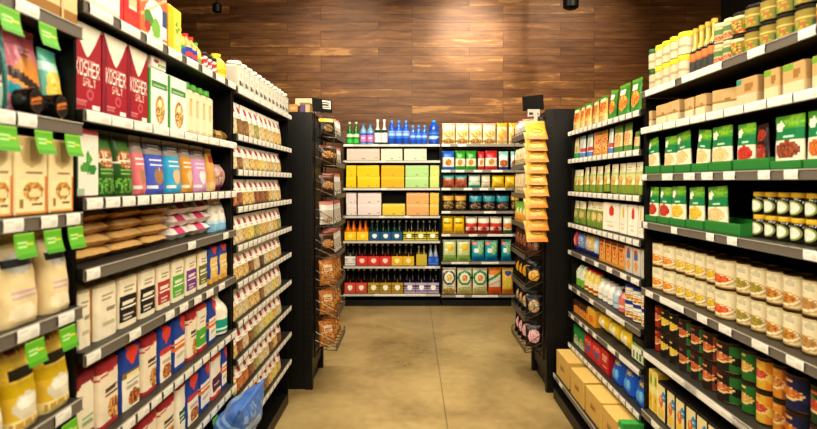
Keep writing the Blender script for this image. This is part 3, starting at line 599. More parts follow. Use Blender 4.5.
# ---- right far bay
def sachet(key, desc, *ls, d=.022, name='seasoning_packet', style='stand'):
    K(key, name, 'packet', desc, pouch, D(*ls), d=d, style=style, res=(16, 24), seal=.06)
sachet('s_chili', 'green packet with orange food', fill('#d9a45a'), band(.86, 1, '#3f8a2c'), spot(.5, .62, .45, .2, '#c8562a', '#e2a04a', '#a83a20'), rect(.15, .8, .78, .9, '#e8e0c4'), band(0, .34, '#d6bc82'), lines(.2, .8, .1, .28, 3, '#b8944e'), d=.03)
sachet('s_chili2', 'dark green packet with red food', fill('#3c7a2e'), rect(.2, .7, .68, .84, '#efe8d4'), spot(.5, .42, .42, .24, '#c8402a', '#e29a3a', '#e8c05a', '#a83224'), band(.9, 1, '#5a9a34'), band(0, .16, '#3f8a38'), d=.03)
sachet('s_mix1', 'cream packet in green base', fill('#e0cfa0'), spot(.5, .42, .45, .18, '#8a9a3a', '#d8c07a', '#b8482c'), band(0, .24, '#2c9a52'), band(.92, 1, '#cfc088'))
sachet('s_mix2', 'white and blue packet', fill('#dfe2dc'), oval(.5, .62, .35, .22, '#cdd2b8'), rect(.3, 1, .26, .42, '#c8484c'), band(0, .22, '#5a8ac8'), band(.85, 1, '#8aa8b4'))
sachet('s_mix3', 'orange food packet', fill('#d8a24a'), spot(.5, .5, .5, .45, '#d8662a', '#e8b45a', '#b8401e', '#f0d8a0'), band(.84, 1, '#a8722c'), band(0, .14, '#d88a34'))
sachet('s_mix4', 'green-edged cream packet', fill('#dccb98'), band(.72, 1, '#5a7a34'), spot(.5, .45, .42, .22, '#d89a4a', '#e8d2a0', '#c8703a'), band(0, .2, '#578a3e'))
sachet('s_pasta', 'cream-topped green packet', fill('#e9dfc2'), band(.62, .70, '#b8c878'), band(.44, .62, '#d8cf98'), spot(.5, .42, .40, .16, '#e0a23a', '#d8742c', '#f0d080', '#8aa83c'), band(0, .28, '#7c9438'), lines(.2, .8, .76, .9, 2, '#c4b68c'), d=.03)
sachet('s_rice', 'green packet with cream top', fill('#7f9640'), band(.66, 1, '#e6dcb8'), spot(.5, .42, .38, .16, '#e8d8a0', '#d8803a', '#c8cf8a'), lines(.2, .8, .76, .9, 2, '#b8b88a'), band(0, .2, '#6e8c34'), d=.03)
def fruitc(key, c, desc):
    K(key, 'juice_carton', 'carton', desc, carton, D(fill('#f1e9d6'), oval(.55, .70, .17, .17, c), oval(.55, .84, .08, .06, c), lines(.2, .8, .3, .42, 2, '#d8c8a8'), rect(.3, .7, .14, .2, '#e2c8a8')), d=.07, res=(20, 24))
fruitc('fruit_red', '#cf3a30', 'white carton with red fruit')
fruitc('fruit_yellow', '#e2c22c', 'white carton with yellow fruit')
K('noodle_red', 'noodle_bag', 'bag', 'red and blue noodle bag', pouch, D(fill('#c83a48'), spot(.5, .5, .4, .3, '#e07a6a', '#d84a4a', '#e8b4a4'), band(0, .24, '#2a3a94')), d=.05, style='pillow')
K('noodle_blue', 'noodle_bag', 'bag', 'blue noodle bag', pouch, D(fill('#6a84b8'), spot(.5, .55, .4, .3, '#c8d2dc', '#8aa8c8', '#3a5aa4'), band(0, .26, '#232f8c')), d=.05, style='pillow')
K('noodle_tan', 'noodle_bag', 'bag', 'tan and blue noodle bag', pouch, D(fill('#d2b06a'), spot(.5, .55, .4, .3, '#e8d098', '#c88a3a', '#a8c0d0'), band(0, .26, '#232f8c')), d=.05, style='pillow')
K('noodle_sky', 'noodle_bag', 'bag', 'pale blue noodle bag', pouch, D(fill('#9cc8e2'), spot(.5, .5, .3, .28, '#d8e8ec', '#b8d8e8', '#e8e0c8'), band(0, .24, '#232f8c')), d=.05, style='pillow')
K('crouton', 'crouton_carton', 'carton', 'orange-gold carton with red disc', carton, D(fill('#dda054'), band(.84, 1, '#6a3a22'), oval(.5, .48, .38, .2, '#d8702c'), oval(.5, .48, .25, .13, '#e8b45c'), oval(.5, .5, .13, .07, '#b8401e'), rect(.2, .8, .7, .8, '#a84a22'), rect(0, .1, 0, 1, '#5a3018'), band(0, .1, '#c88a3c')), d=.06, res=(18, 26))
K('grey_carton', 'crouton_carton', 'carton', 'grey carton with orange pictures', carton, D(fill('#cbc2b4'), rect(.2, .8, .55, .8, '#5a6a98'), oval(.5, .84, .25, .08, '#c84a34'), diam(.5, .3, .32, .2, '#e08434'), diam(.5, .3, .15, .1, '#d8b04a'), rect(0, .08, 0, 1, '#8a8478')), d=.06, res=(18, 26))
K('plain_grey', 'crouton_carton', 'carton', 'plain pale grey carton', carton, D(fill('#c6bfb2'), lines(.3, .7, .3, .7, 4, '#aaa294')), d=.06)
K('greenwhite', 'sauce_bottle', 'bottle', 'green and white bottle with black cap', bottle, D(fill('#e6ead4'), band(0, .5, '#7ab83c')), body='#d8e2c0', cap='#1a1816', lab=(.04, .62), neck=.4)
K('redtop', 'sauce_bottle', 'bottle', 'yellow bottle with red cap', bottle, D(fill('#e8d27a'), oval(.5, .5, .3, .3, '#f1e6b8'), rect(.3, .7, .1, .3, '#b8482c')), body='#e2c860', cap='#c82c26', lab=(.06, .64), neck=.55)
K('whitesauce', 'sauce_bottle', 'bottle', 'white bottle with pale label', bottle, D(fill('#f0ece0'), lines(.2, .8, .3, .7, 3, '#c4beb0')), body='#ece6da', cap='#d8d0c2', lab=(.06, .6), neck=.5)
K('bluesauce', 'sauce_bottle', 'bottle', 'pale blue bottle', bottle, D(fill('#b8cfdc'), lines(.2, .8, .3, .7, 3, '#8aa8bc')), body='#c4d6de', cap='#e8e2d6', lab=(.06, .6), neck=.5)
K('pinksauce', 'sauce_bottle', 'bottle', 'pink bottle', bottle, D(fill('#d87a6c'), lines(.2, .8, .3, .7, 3, '#f0c8ba')), body='#cf7468', cap='#5a2a20', lab=(.06, .6), neck=.5)
K('bluelid', 'garlic_jar', 'jar', 'white jar with blue lid', jar, D(fill('#efe8d8'), spot(.5, .28, .34, .2, '#d8a04a', '#e8c88a', '#a8622c'), lines(.2, .8, .6, .85, 2, '#b8b0a0')), body='#ece4d2', lid='#27429a', lab=(.06, .78), arc=.9, neck=.94)
K('bean_bag', 'snack_pack', 'pack', 'orange and black pack', carton, D(fill('#e0993a'), band(.6, 1, '#4a2a18'), spot(.5, .4, .4, .3, '#d8702c', '#f0c060', '#a84a20')), d=.06)
K('orange_pack', 'snack_pack', 'pack', 'plain orange pack', carton, D(fill('#e8a02c'), band(.7, 1, '#e2b44a'), oval(.5, .4, .3, .2, '#d8781e')), d=.06)
K('yellow_pack', 'cracker_bag', 'bag', 'bulging yellow bag with white figures', pouch, D(fill('#e6c22c'), band(.82, 1, '#b8982c'), oval(.35, .45, .14, .26, '#efe6c8'), oval(.65, .42, .14, .26, '#efe6c8'), oval(.5, .22, .3, .08, '#3a2c14'), band(0, .08, '#7a6418')), d=.10, style='pillow', res=(18, 18))
K('black_tray', 'black_crate', 'crate', 'black display crate', tray, D(fill('#1b1918'), lines(.1, .9, .3, .8, 2, '#3a3a3a')), d=.14)
K('cucumber', 'pickle_carton', 'carton', 'white carton with green pickles', carton, D(fill('#e8e4d4'), band(.88, 1, '#8aa84a'), rect(.08, .22, .12, .55, '#5f8a2c'), rect(.32, .46, .12, .55, '#6f9a34'), rect(.56, .70, .12, .55, '#5f8a2c'), rect(.8, .94, .12, .55, '#76a03a'), band(0, .06, '#3a3a28')), d=.10, res=(24, 16))
K('green_box', 'tea_box', 'box', 'green box with white panel', carton, D(fill('#2f8a44'), band(.0, .3, '#cfd2b0'), spot(.5, .35, .4, .2, '#5aa84a', '#e8e4c8', '#c84a3a'), band(.88, 1, '#1f6a38')), d=.08, res=(14, 18))
K('red_pack', 'biscuit_box', 'box', 'red box with blue emblem', carton, D(fill('#c8342c'), oval(.5, .42, .3, .2, '#5a5a94'), spot(.5, .72, .4, .14, '#e8a08a', '#d85a44', '#c82c28'), band(.9, 1, '#a8282a')), d=.08, res=(14, 18))
K('redstripe', 'biscuit_box', 'box', 'red box with cream lettering', carton, D(fill('#bf2a2a'), lines(.15, .9, .5, .75, 2, '#ecd4b8'), rect(.2, .8, .2, .26, '#e8b08a')), d=.08, res=(14, 18))
K('blue_pack', 'pasta_bag', 'bag', 'bright blue bag with pasta window', pouch, D(fill('#1d5cc0'), oval(.5, .36, .32, .2, '#4a9ad8'), spot(.45, .75, .3, .08, '#d8b43a', '#1d5cc0', '#e8c860'), oval(.62, .4, .12, .14, '#7ac0e8'), band(0, .06, '#1a3f94')), d=.08, style='stand', res=(18, 22))
K('shipper', 'cardboard_case', 'box', 'closed brown cardboard case', kraft_case, D(fill('#cca65c'), rect(.3, .7, .4, .6, '#b28850'), lines(.34, .66, .44, .56, 2, '#8f6c40')), d=.30)
K('checked', 'biscuit_box', 'box', 'red and white checked box', carton, lambda u, v: '#c8302c' if (int(u*8)+int(v*6)) % 2 else '#efe8da', d=.16, res=(16, 12), top='#d8908a')
K('green_tin', 'tea_box', 'box', 'bright green box', carton, D(fill('#3f9a44'), band(.6, .8, '#d8e2c0')), d=.16)
# ---- right near bay
K('beigecan', 'spice_jar', 'jar', 'beige jar with yellow lid', jar, D(fill('#cdbb9c'), lines(.15, .85, .3, .75, 4, '#a8946e')), body='#cdbb9c', lid='#e6d41e', lab=(.04, .74), arc=.95, neck=.93, lidh=.22)
K('beigegreen', 'spice_jar', 'jar', 'beige jar with dark green lid', jar, D(fill('#cdbb9c'), lines(.15, .85, .3, .75, 4, '#a8946e')), body='#cdbb9c', lid='#2c5a2c', lab=(.04, .74), arc=.95, neck=.93, lidh=.22)
K('oil', 'oil_bottle', 'bottle', 'dark oil bottle with gold neck', bottle, D(fill('#b8602c'), rect(.25, .75, .1, .6, '#3a3a34'), band(.75, 1, '#c8783a')), body='#1c1a16', cap='#b89a3c', lab=(.04, .46), neck=.42, shoulder=.46, foil='#b59a44')
K('creamlid', 'pesto_jar', 'jar', 'green-labelled jar with cream lid', jar, D(fill('#bdb58c'), band(.5, .8, '#5a7a3c'), spot(.6, .25, .3, .2, '#a8482c', '#d89a5a')), body='#8a7a44', lid='#d6c79a', lab=(.06, .8), arc=.7)
K('darklid', 'relish_jar', 'jar', 'yellow and green jar with dark lid', jar, D(fill('#8f7a2a'), band(.55, .68, '#c9b868'), spot(.4, .3, .3, .22, '#a8602a', '#6a8a2c', '#b8942c'), rect(.7, 1, .0, .5, '#3f6a4c')), body='#5c4f1c', lid='#1c1612', lab=(.05, .82), arc=.75)
K('redlid', 'relish_jar', 'jar', 'jar with orange peppers and dark lid', jar, D(fill('#8f7a34'), spot(.5, .4, .45, .4, '#c8542a', '#5a8a2c', '#d8a83a', '#8a3a1e'), band(.8, 1, '#cfc8a0')), body='#6a5a20', lid='#2a2018', lab=(.05, .82), arc=.75)
K('tradeb', 'kraft_display_box', 'box', 'kraft box with pale lower tray', kraft_case, D(fill('#d6b07c'), band(0, .42, '#e8d2aa'), rect(.08, .4, .5, .85, '#cfa974'), lines(.5, .9, .55, .8, 2, '#a87c44'), band(.42, .45, '#a9824c')), d=.13)
K('tradeg', 'kraft_display_box', 'box', 'kraft box with green corner', kraft_case, D(fill('#d2ab74'), band(0, .40, '#e6cea4'), rect(0, .5, .80, 1, '#7fb03a'), lines(.5, .9, .55, .75, 2, '#a87c44'), band(.40, .43, '#a9824c')), d=.15)
K('tradet', 'kraft_display_box', 'box', 'kraft box with teal corner', kraft_case, D(fill('#cda570'), band(0, .40, '#dcc49a'), rect(0, .25, .82, 1, '#2f9a86'), lines(.4, .9, .55, .75, 2, '#a87c44'), band(.40, .43, '#a9824c')), d=.15)
def soup(key, c1, c2, c3, desc):
    sachet(key, desc, fill('#ecdcc0'), band(.58, 1, '#4f9a2e'), spot(.7, .9, .4, .1, '#8abf3a', '#6aa832'), band(.56, .74, '#17804c'), lines(.35, .9, .60, .70, 2, '#bfe0c8'), oval(.2, .80, .15, .10, '#f0ecd8'), oval(.52, .36, .47, .2, '#f1e6cc'), oval(.52, .36, .42, .165, c1), spot(.52, .36, .36, .13, c1, c2, c3), band(0, .08, '#3f8a34'), d=.03, name='soup_packet')
soup('soup_cream', '#e2c08a', '#d8b478', '#ecd2a2', 'green packet with cream soup')
soup('soup_red', '#b8362a', '#c84a34', '#a82a22', 'green packet with red soup')
soup('soup_brown', '#8a4630', '#a85a3a', '#6a3020', 'large green packet with brown stew')
soup('soup_orange', '#c86a2c', '#d88a44', '#a84c22', 'green packet with orange soup')
soup('soup_yellow', '#dcb83a', '#e8c858', '#cfa42c', 'green packet with yellow soup')
sachet('sausage', 'dark red packet', fill('#2a1410'), spot(.5, .75, .4, .12, '#b8402c', '#7a2418'), spot(.5, .35, .4, .2, '#a8342a', '#5a1c14', '#c85a40'), d=.03)
K('gtray', 'display_tray', 'tray', 'green cardboard display tray', tray, D(fill('#2c7a34'), band(.8, 1, '#37853c'), band(0, .15, '#256a2c')), d=.09)
K('blackjar', 'sauce_jar', 'jar', 'black jar with yellow lid', ovaljar, None)
def soupcan(key, c1, c2, c3, desc):
    K(key, 'soup_can', 'can', desc, can, D(fill('#e6d8b4'), band(.94, 1, '#cdbb90'), oval(.62, .78, .13, .1, '#b8a888'), lines(.15, .5, .6, .85, 3, '#c8b890'), oval(.45, .27, .44, .24, '#c9a468'), oval(.45, .28, .40, .20, '#efe2c2'), oval(.45, .30, .35, .155, c1), spot(.45, .30, .30, .12, c1, c2, c3), oval(.62, .80, .1, .12, '#cbbfa2'), band(0, .03, '#b89a5c')), rim='#6a5236')
soupcan('can_orange', '#d8862c', '#e8ac4a', '#b86a1e', 'cream soup can, orange bowl')
soupcan('can_red', '#d85a2a', '#e2783a', '#c04020', 'cream soup can, red bowl')
soupcan('can_yellow', '#d8b02c', '#e8c84c', '#c0961e', 'cream soup can, yellow bowl')
soupcan('can_green', '#a88a34', '#7a8a34', '#c8a44a', 'cream soup can, olive bowl')
soupcan('can_mixed', '#c8923a', '#b8402c', '#8a8a34', 'cream soup can, mixed vegetable bowl')
soupcan('can_tan', '#b88a4c', '#a87438', '#c89c60', 'cream soup can, tan bowl')
def darkcan(key, bg, side, c1, c2, desc, alt='#1c1410'):
    K(key, 'stew_can', 'can', desc, can, D(fill(bg), rect(.72, 1, 0, 1, side), slash(-.5, .42, .30, alt), oval(.42, .46, .38, .2, '#e2c488'), oval(.42, .49, .34, .16, c1), spot(.42, .50, .28, .12, c1, c2), band(.93, 1, '#2a2018'), rect(.1, .6, .82, .88, c2)), rim='#4a3a26')
darkcan('dc_red', '#9c2a20', '#7a1c18', '#c86a3a', '#d88a4a', 'dark red can')
darkcan('dc_black', '#19140f', '#2a2014', '#d8b42c', '#e2c44a', 'black can with yellow picture')
darkcan('dc_purple', '#2c1c26', '#3a6a34', '#c8703c', '#a84a2c', 'dark purple can with orange picture')
darkcan('dc_brown', '#2a1c12', '#8a3a24', '#b85a2c', '#d88a54', 'dark brown can with meat picture')
darkcan('dc_choc', '#241812', '#2f6a2c', '#a85a30', '#e0a070', 'near-black can with green edge')
darkcan('dc_green', '#2c6a2a', '#2c6a2a', '#c89a4a', '#e2bc74', 'green can with tan picture', alt='#235a24')
darkcan('dc_yellow', '#d2a83a', '#d88a2c', '#b8402c', '#d8705a', 'yellow can with red bowl', alt='#e0bc4c')
darkcan('dc_orange', '#c8842c', '#a8602a', '#a8622c', '#d8a05a', 'orange can with brown bowl', alt='#d8983a')
darkcan('dc_navy', '#1f2348', '#1a1c3a', '#b8622c', '#d8924a', 'navy blue can with orange picture', alt='#262b56')
darkcan('dc_forest', '#243a20', '#1c2c1a', '#a83a28', '#c85a3a', 'dark green can with red picture', alt='#2f7a3c')
K('yellowfruit', 'juice_carton', 'carton', 'yellow carton with green fruit', carton, D(fill('#e8cf6a'), rect(.82, 1, 0, 1, '#e2b43a'), oval(.55, .78, .26, .12, '#5a9a34'), oval(.4, .82, .1, .1, '#7ab04a'), band(.45, .62, '#ecdf9a'), oval(.5, .26, .46, .2, '#e8bc1e'), spot(.5, .26, .34, .14, '#d8a814', '#f0cc3c', '#e8b828'), oval(.55, .28, .1, .06, '#b87a1c')), d=.09, res=(22, 30))
K('creamfruit', 'juice_carton', 'carton', 'cream carton with blue patch', carton, D(fill('#e9d9a4'), rect(.9, 1, 0, 1, '#1c1712'), band(.93, 1, '#2a2118'), oval(.72, .66, .22, .14, '#3a8ac0'), lines(.6, .85, .62, .72, 1, '#d2e6ee'), oval(.4, .5, .25, .16, '#d8662c'), oval(.36, .56, .1, .08, '#e8b05a'), oval(.4, .2, .4, .14, '#ecc44a')), d=.09, res=(22, 30), top='#1c1712')
# ------------------------------------------------------------------ the setting
def struct(o): o['kind'] = 'structure'; return o
def node_mat(name): 
    m = bpy.data.materials.new(name); m.use_nodes = True
    return m, m.node_tree, m.node_tree.nodes['Principled BSDF']
def plane(name, pts, mat):
    me = bpy.data.meshes.new(name); me.from_pydata(pts, [], [(0, 1, 2, 3)]); me.materials.append(mat)
    o = bpy.data.objects.new(name, me); C.objects.link(o); return struct(o)
def wood_mat():
    m, nt, b = node_mat('wood_plank_cladding'); N, L = nt.nodes.new, nt.links.new
    tc = N('ShaderNodeTexCoord'); mp = N('ShaderNodeMapping'); L(tc.outputs['Object'], mp.inputs[0])
    mp.inputs['Rotation'].default_value = (PI/2, 0, 0)
    br = N('ShaderNodeTexBrick'); L(mp.outputs[0], br.inputs['Vector'])
    br.inputs['Color1'].default_value = (0, 0, 0, 1); br.inputs['Color2'].default_value = (1, 1, 1, 1); br.inputs['Mortar'].default_value = (.5, .5, .5, 1)
    br.inputs['Scale'].default_value = 1; br.inputs['Brick Width'].default_value = 1.15; br.inputs['Row Height'].default_value = .105
    br.inputs['Mortar Size'].default_value = .0022; br.offset = .37; br.offset_frequency = 3; br.squash = 1
    st = N('ShaderNodeMapping'); st.inputs['Scale'].default_value = (1.5, 1, 10); L(tc.outputs['Object'], st.inputs[0])
    ad = N('ShaderNodeVectorMath'); ad.operation = 'MULTIPLY_ADD'; L(br.outputs['Color'], ad.inputs[0]); ad.inputs[1].default_value = (7, 3, 11); L(st.outputs[0], ad.inputs[2])
    n1 = N('ShaderNodeTexNoise'); n1.inputs['Scale'].default_value = 1.6; n1.inputs['Detail'].default_value = 6; n1.inputs['Distortion'].default_value = .5; L(ad.outputs[0], n1.inputs['Vector'])
    n2 = N('ShaderNodeTexNoise'); n2.inputs['Scale'].default_value = 9; n2.inputs['Detail'].default_value = 4; L(ad.outputs[0], n2.inputs['Vector'])
    mx = N('ShaderNodeMath'); mx.operation = 'MULTIPLY_ADD'; L(n2.outputs['Fac'], mx.inputs[0]); mx.inputs[1].default_value = .28; L(n1.outputs['Fac'], mx.inputs[2])
    m2 = N('ShaderNodeMath'); m2.operation = 'MULTIPLY_ADD'; L(br.outputs['Color'], m2.inputs[0]); m2.inputs[1].default_value = .26; L(mx.outputs[0], m2.inputs[2])
    cr = N('ShaderNodeValToRGB'); L(m2.outputs[0], cr.inputs[0]); e = cr.color_ramp.elements
    e[0].position = .3; e[0].color = (*lin('#3c2210'), 1); e[1].position = 1.2; e[1].color = (*lin('#9c7040'), 1)
    for p, c in ((.55, '#57351b'), (.75, '#6a4525'), (.95, '#7e5630')):
        x = cr.color_ramp.elements.new(p); x.color = (*lin(c), 1)
    mo = N('ShaderNodeMix'); mo.data_type = 'RGBA'; L(br.outputs['Fac'], mo.inputs['Factor']); L(cr.outputs[0], mo.inputs['A']); mo.inputs['B'].default_value = (*lin('#2c170d'), 1)
    L(mo.outputs['Result'], b.inputs['Base Color']); b.inputs['Roughness'].default_value = .5; b.inputs['Specular IOR Level'].default_value = .3
    return m
def floor_mat():
    m, nt, b = node_mat('polished_concrete'); N, L = nt.nodes.new, nt.links.new
    tc = N('ShaderNodeTexCoord')
    n1 = N('ShaderNodeTexNoise'); n1.inputs['Scale'].default_value = 1.1; n1.inputs['Detail'].default_value = 8; n1.inputs['Roughness'].default_value = .62; n1.inputs['Distortion'].default_value = .6; L(tc.outputs['Object'], n1.inputs['Vector'])
    n2 = N('ShaderNodeTexNoise'); n2.inputs['Scale'].default_value = 14; n2.inputs['Detail'].default_value = 5; L(tc.outputs['Object'], n2.inputs['Vector'])
    ma = N('ShaderNodeMath'); ma.operation = 'MULTIPLY_ADD'; L(n2.outputs['Fac'], ma.inputs[0]); ma.inputs[1].default_value = .25; L(n1.outputs['Fac'], ma.inputs[2])
    cr = N('ShaderNodeValToRGB'); L(ma.outputs[0], cr.inputs[0]); e = cr.color_ramp.elements
    e[0].position = .4; e[0].color = (*lin('#7c6742'), 1); e[1].position = .86; e[1].color = (*lin('#c2a876'), 1)
    x = e.new(.62); x.color = (*lin('#a48b5e'), 1)
    sx = N('ShaderNodeSeparateXYZ'); L(tc.outputs['Object'], sx.inputs[0])      # one sawn control joint along the aisle
    a = N('ShaderNodeMath'); a.operation = 'SUBTRACT'; L(sx.outputs['X'], a.inputs[0]); a.inputs[1].default_value = .215
    w = N('ShaderNodeMath'); w.operation = 'MULTIPLY_ADD'; L(n2.outputs['Fac'], w.inputs[0]); w.inputs[1].default_value = .012; L(a.outputs[0], w.inputs[2])
    ab = N('ShaderNodeMath'); ab.operation = 'ABSOLUTE'; L(w.outputs[0], ab.inputs[0])
    lt = N('ShaderNodeMath'); lt.operation = 'LESS_THAN'; L(ab.outputs[0], lt.inputs[0]); lt.inputs[1].default_value = .0045
    sc = N('ShaderNodeMath'); sc.operation = 'MULTIPLY'; L(lt.outputs[0], sc.inputs[0]); sc.inputs[1].default_value = .55
    mo = N('ShaderNodeMix'); mo.data_type = 'RGBA'; L(sc.outputs[0], mo.inputs['Factor']); L(cr.outputs[0], mo.inputs['A']); mo.inputs['B'].default_value = (*lin('#57452c'), 1)
    L(mo.outputs['Result'], b.inputs['Base Color'])
    r = N('ShaderNodeMapRange'); L(n1.outputs['Fac'], r.inputs[0]); r.inputs[3].default_value = .2; r.inputs[4].default_value = .42; L(r.outputs[0], b.inputs['Roughness'])
    b.inputs['Specular IOR Level'].default_value = .4
    return m
def plain_mat(name, c, r):
    m, nt, b = node_mat(name); n = nt.nodes.new('ShaderNodeTexNoise'); n.inputs['Scale'].default_value = 6
    cr = nt.nodes.new('ShaderNodeValToRGB'); cr.color_ramp.elements[0].color = (*[x*.85 for x in lin(c)], 1); cr.color_ramp.elements[1].color = (*lin(c), 1)
    nt.links.new(n.outputs['Fac'], cr.inputs[0]); nt.links.new(cr.outputs[0], b.inputs['Base Color']); b.inputs['Roughness'].default_value = r
    return m
WALLY, XL, XR, YN, CEIL = 7.45, -5.2, 3.9, -2.6, 4.6
DARK = plain_mat('dark_painted_wall', '#1d1815', .8)
plane('floor', [(XL, YN, 0), (XR, YN, 0), (XR, WALLY, 0), (XL, WALLY, 0)], floor_mat())
plane('wall_back', [(XL, WALLY, 0), (XR, WALLY, 0), (XR, WALLY, CEIL), (XL, WALLY, CEIL)], wood_mat())
plane('wall_right', [(XR, WALLY, 0), (XR, YN, 0), (XR, YN, CEIL), (XR, WALLY, CEIL)], DARK)
plane('wall_left', [(XL, YN, 0), (XL, WALLY, 0), (XL, WALLY, CEIL), (XL, YN, CEIL)], DARK)
plane('ceiling', [(XL, YN, CEIL), (XL, WALLY, CEIL), (XR, WALLY, CEIL), (XR, YN, CEIL)], plain_mat('dark_ceiling', '#3a3028', .9))

# ------------------------------------------------------------------ shelving bays
XLs, XRs = .79, 1.05
L1 = make_bay('L', XLs, .30, 1.418, [-.47, -.18, .089, .373, .65, .98, 1.62], 'left foreground bay', 'black shelving bay nearest on the left, with green shelf talkers', tu=(.01, .003),
              tags={0: [(26, .075), (-60, .07)], 1: [(-40, .07), (5, .05), (26, .06), (-90, .08)], 2: [(12, .06), (48, .058), (72, .055), (-40, .07)], 3: [(27, .07), (65, .062), (-40, .07)], 4: [(62, .06), (10, .06)]})
L2 = make_bay('L', XLs, 1.420, 2.655, [-.558, -.225, .0475, .267, .528, .835, 1.14, 1.46], 'left middle bay', 'black shelving bay in the middle on the left, with flour and salt', tu=(.003, .016),
              tags={0: 'm', 1: 'w', 2: 'd', 3: [(88, .062), (191, .075), (225, .07)], 4: [(88, .065), (134, .07), (169, .07), (183, .075), (197, .075), (209, .08), (221, .08)], 5: 'd', 6: 'd'})
L3 = make_bay('L', XLs, 2.665, 3.86, [-.55, -.279, -.075, .14, .3635, .577, .805, 1.02, 1.235, 1.46], 'left far bay', 'black shelving bay far on the left, with small white-headed bags', tags={0: 'w'})
R1 = make_bay('R', XRs, 1.38, 2.705, None, 'right near bay', 'black shelving bay nearest on the right, with jars and cans', baseX=.95, base_h=.1, tu=(.01, .006),
              hs=[EYE+XRs*t for t in (.392, .236, .035, -.169, -.456, -.725, -.985)]+[EYE-.95*1.345],
              tags={0: [(660, .3), (695, .2), (715, .1), (757, .09), (808, .07)], 1: 'w', 2: [(645, .06), (668, .10), (690, .09), (708, .08), (730, .07), (765, .06), (792, .06)], 3: [(646, .05), (675, .055), (711, .055), (733, .06), (812, .06)], 4: [(650, .08), (672, .22), (703, .075), (726, .08), (761, .085), (796, .075)], 5: [(668, .5), (715, .45), (760, .3)], 6: 'b', 7: 'b'})
R2 = make_bay('R', XRs, 2.715, 3.965, None, 'right far bay', 'black shelving bay far on the right, above cardboard cases', baseX=.95, base_h=.1, tu=(.006, .016),
              hs=[EYE+XRs*t for t in (.32, .146, -.058, -.256, -.43, -.65, -.825, -1.02)]+[EYE-.95*1.345],
              tags={4: [(570, .08), (584, .07), (597, .08), (610, .09), (624, .09), (641, .1)], 5: [(571, .07), (579, .07), (592, .08), (612, .17), (621, .12)], 6: [(573, .07), (581, .07), (587, .07), (595, .07), (612, .12), (630, .26)], 7: 'd', 8: [(556, .07), (563, .07), (577, .08)]})
YB = 6.88; PB = YB/F
hB = lambda ys: [EYE-(y-VY)*PB for y in ys]
BL = make_bay('B', YB, (343-VX)*PB, (440.5-VX)*PB, None, 'back left bay', 'wall shelving bay of bottled drinks under the wooden wall', hs=hB([144, 160.2, 187.7, 215.6, 240.7, 266, 293.7]), railc='#cfc8bc', depth=.5,
              tags={0: [(349, .1), (375, .08), (394, .1), (432, .12)], 1: [(383, .06)], 2: [(384, .06)], 3: [(382, .06), (407, .06)], 4: 'n', 5: [(430, .12)], 6: [(400, .6)]})
BR = make_bay('B', YB, (441-VX)*PB, (546-VX)*PB, None, 'back right bay', 'wall shelving bay of chip bags under the wooden wall', hs=hB([144, 169.8, 187.8, 211, 233.9, 261.6, 294.8]), railc='#948a7c', depth=.5,
              tags={0: [(446, .1), (462, .1)], 1: [(446, .1), (460, .1), (478, .1), (497, .13)], 2: [(446, .1), (468, .1), (484, .1), (500, .12)], 3: [(446, .1), (490, .14)], 4: [(446, .1), (473, .1), (500, .3)], 5: [(460, .2), (490, .2)], 6: [(460, .1), (485, .3)]})

# ------------------------------------------------------------------ goods, left side
row(L1, 0, [('food_box', -60, 24, 2, .19), ('food_box', 24, 62, 1, .19), ('food_box', 63, 79, 1, .19)], front=.006)
row(L1, 1, [('white_snack', -55, 12, 2, .195), ('pink_snack', 14, 49, 1, .19), ('teal_snack', 50, 74, 1, .165)], front=.03)
row(L1, 1, [('tub', 22, 49, 1, .052, dict(maxw=.056)), ('tub', 50, 72, 1, .052, dict(maxw=.056))], front=.002)
row(L1, 2, [('kraft_mix', -80, 14, 3, .165), ('kraft_mix', 14, 49, 1, .165), ('kraft_mix', 49, 75, 1, .165)], front=.006)
row(L1, 3, [('cream_pouch', -80, 2, 2, .185), ('cream_pouch', 3, 49, 1, .185), ('cream_pouch', 50, 77, 1, .185)], front=.006)
row(L1, 4, [('yellow_pouch', -80, 10, 3, .185), ('yellow_pouch', 12, 46, 1, .185), ('yellow_pouch', 47, 77, 1, .185)], front=.006)
row(L1, 5, [('kraft_mix', 0, 80, 3, .17)])

row(L2, 0, [('fruit_box', 90, 124, 1, .20), ('red_box', 125, 140, 1, .20), ('orange_box', 141, 168, 1, .195), ('yellow_box', 169, 182, 1, .155),
            ('orange_bottle', 184, 189.5, 1, .10), ('blue_bottle', 190, 195, 1, .125), ('purple_bottle', 195.5, 206, 2, .12), ('green_bottle', 206, 210, 1, .11),
            ('red_can', 210.5, 224, 3, .085), ('honey_bottle', 224.5, 231, 1, .12), ('white_jar', 231.5, 238, 2, .115)], front=.02)
row(L2, 1, [('salt', 72, 149.5, 3, .222), ('white_food_carton', 150, 168.6, 1, .185), ('white_food_carton', 169, 187, 1, .185), ('green_cap_carton', 187.5, 214, 4, .192), ('mesh_bag', 216, 232, 1, .045)])
row(L2, 2, [('basil_box', 76, 99.5, 1, .172), ('green_pouch', 100, 137, 2, .185), ('pink_heart', 138, 150.5, 1, .185), ('blue_heart', 151, 169.5, 1, .185), ('cyan_heart', 170, 185, 1, .185),
            ('orange_heart', 185.3, 196.5, 1, .185), ('lilac_heart', 196.8, 211, 1, .185), ('tan_pouch', 211.3, 218, 1, .175), ('round_pouch', 218.5, 231, 1, .115)])
row(L2, 3, [('sugar_bag', 76, 172, 3, .036, dict(tiers=4, front=.05, jr=.2, d=.22)), ('white_sugar_bag', 173, 212, 2, .045, dict(tiers=3, front=.05, jr=.08)), ('blue_sugar', 216, 231, 2, .15)])
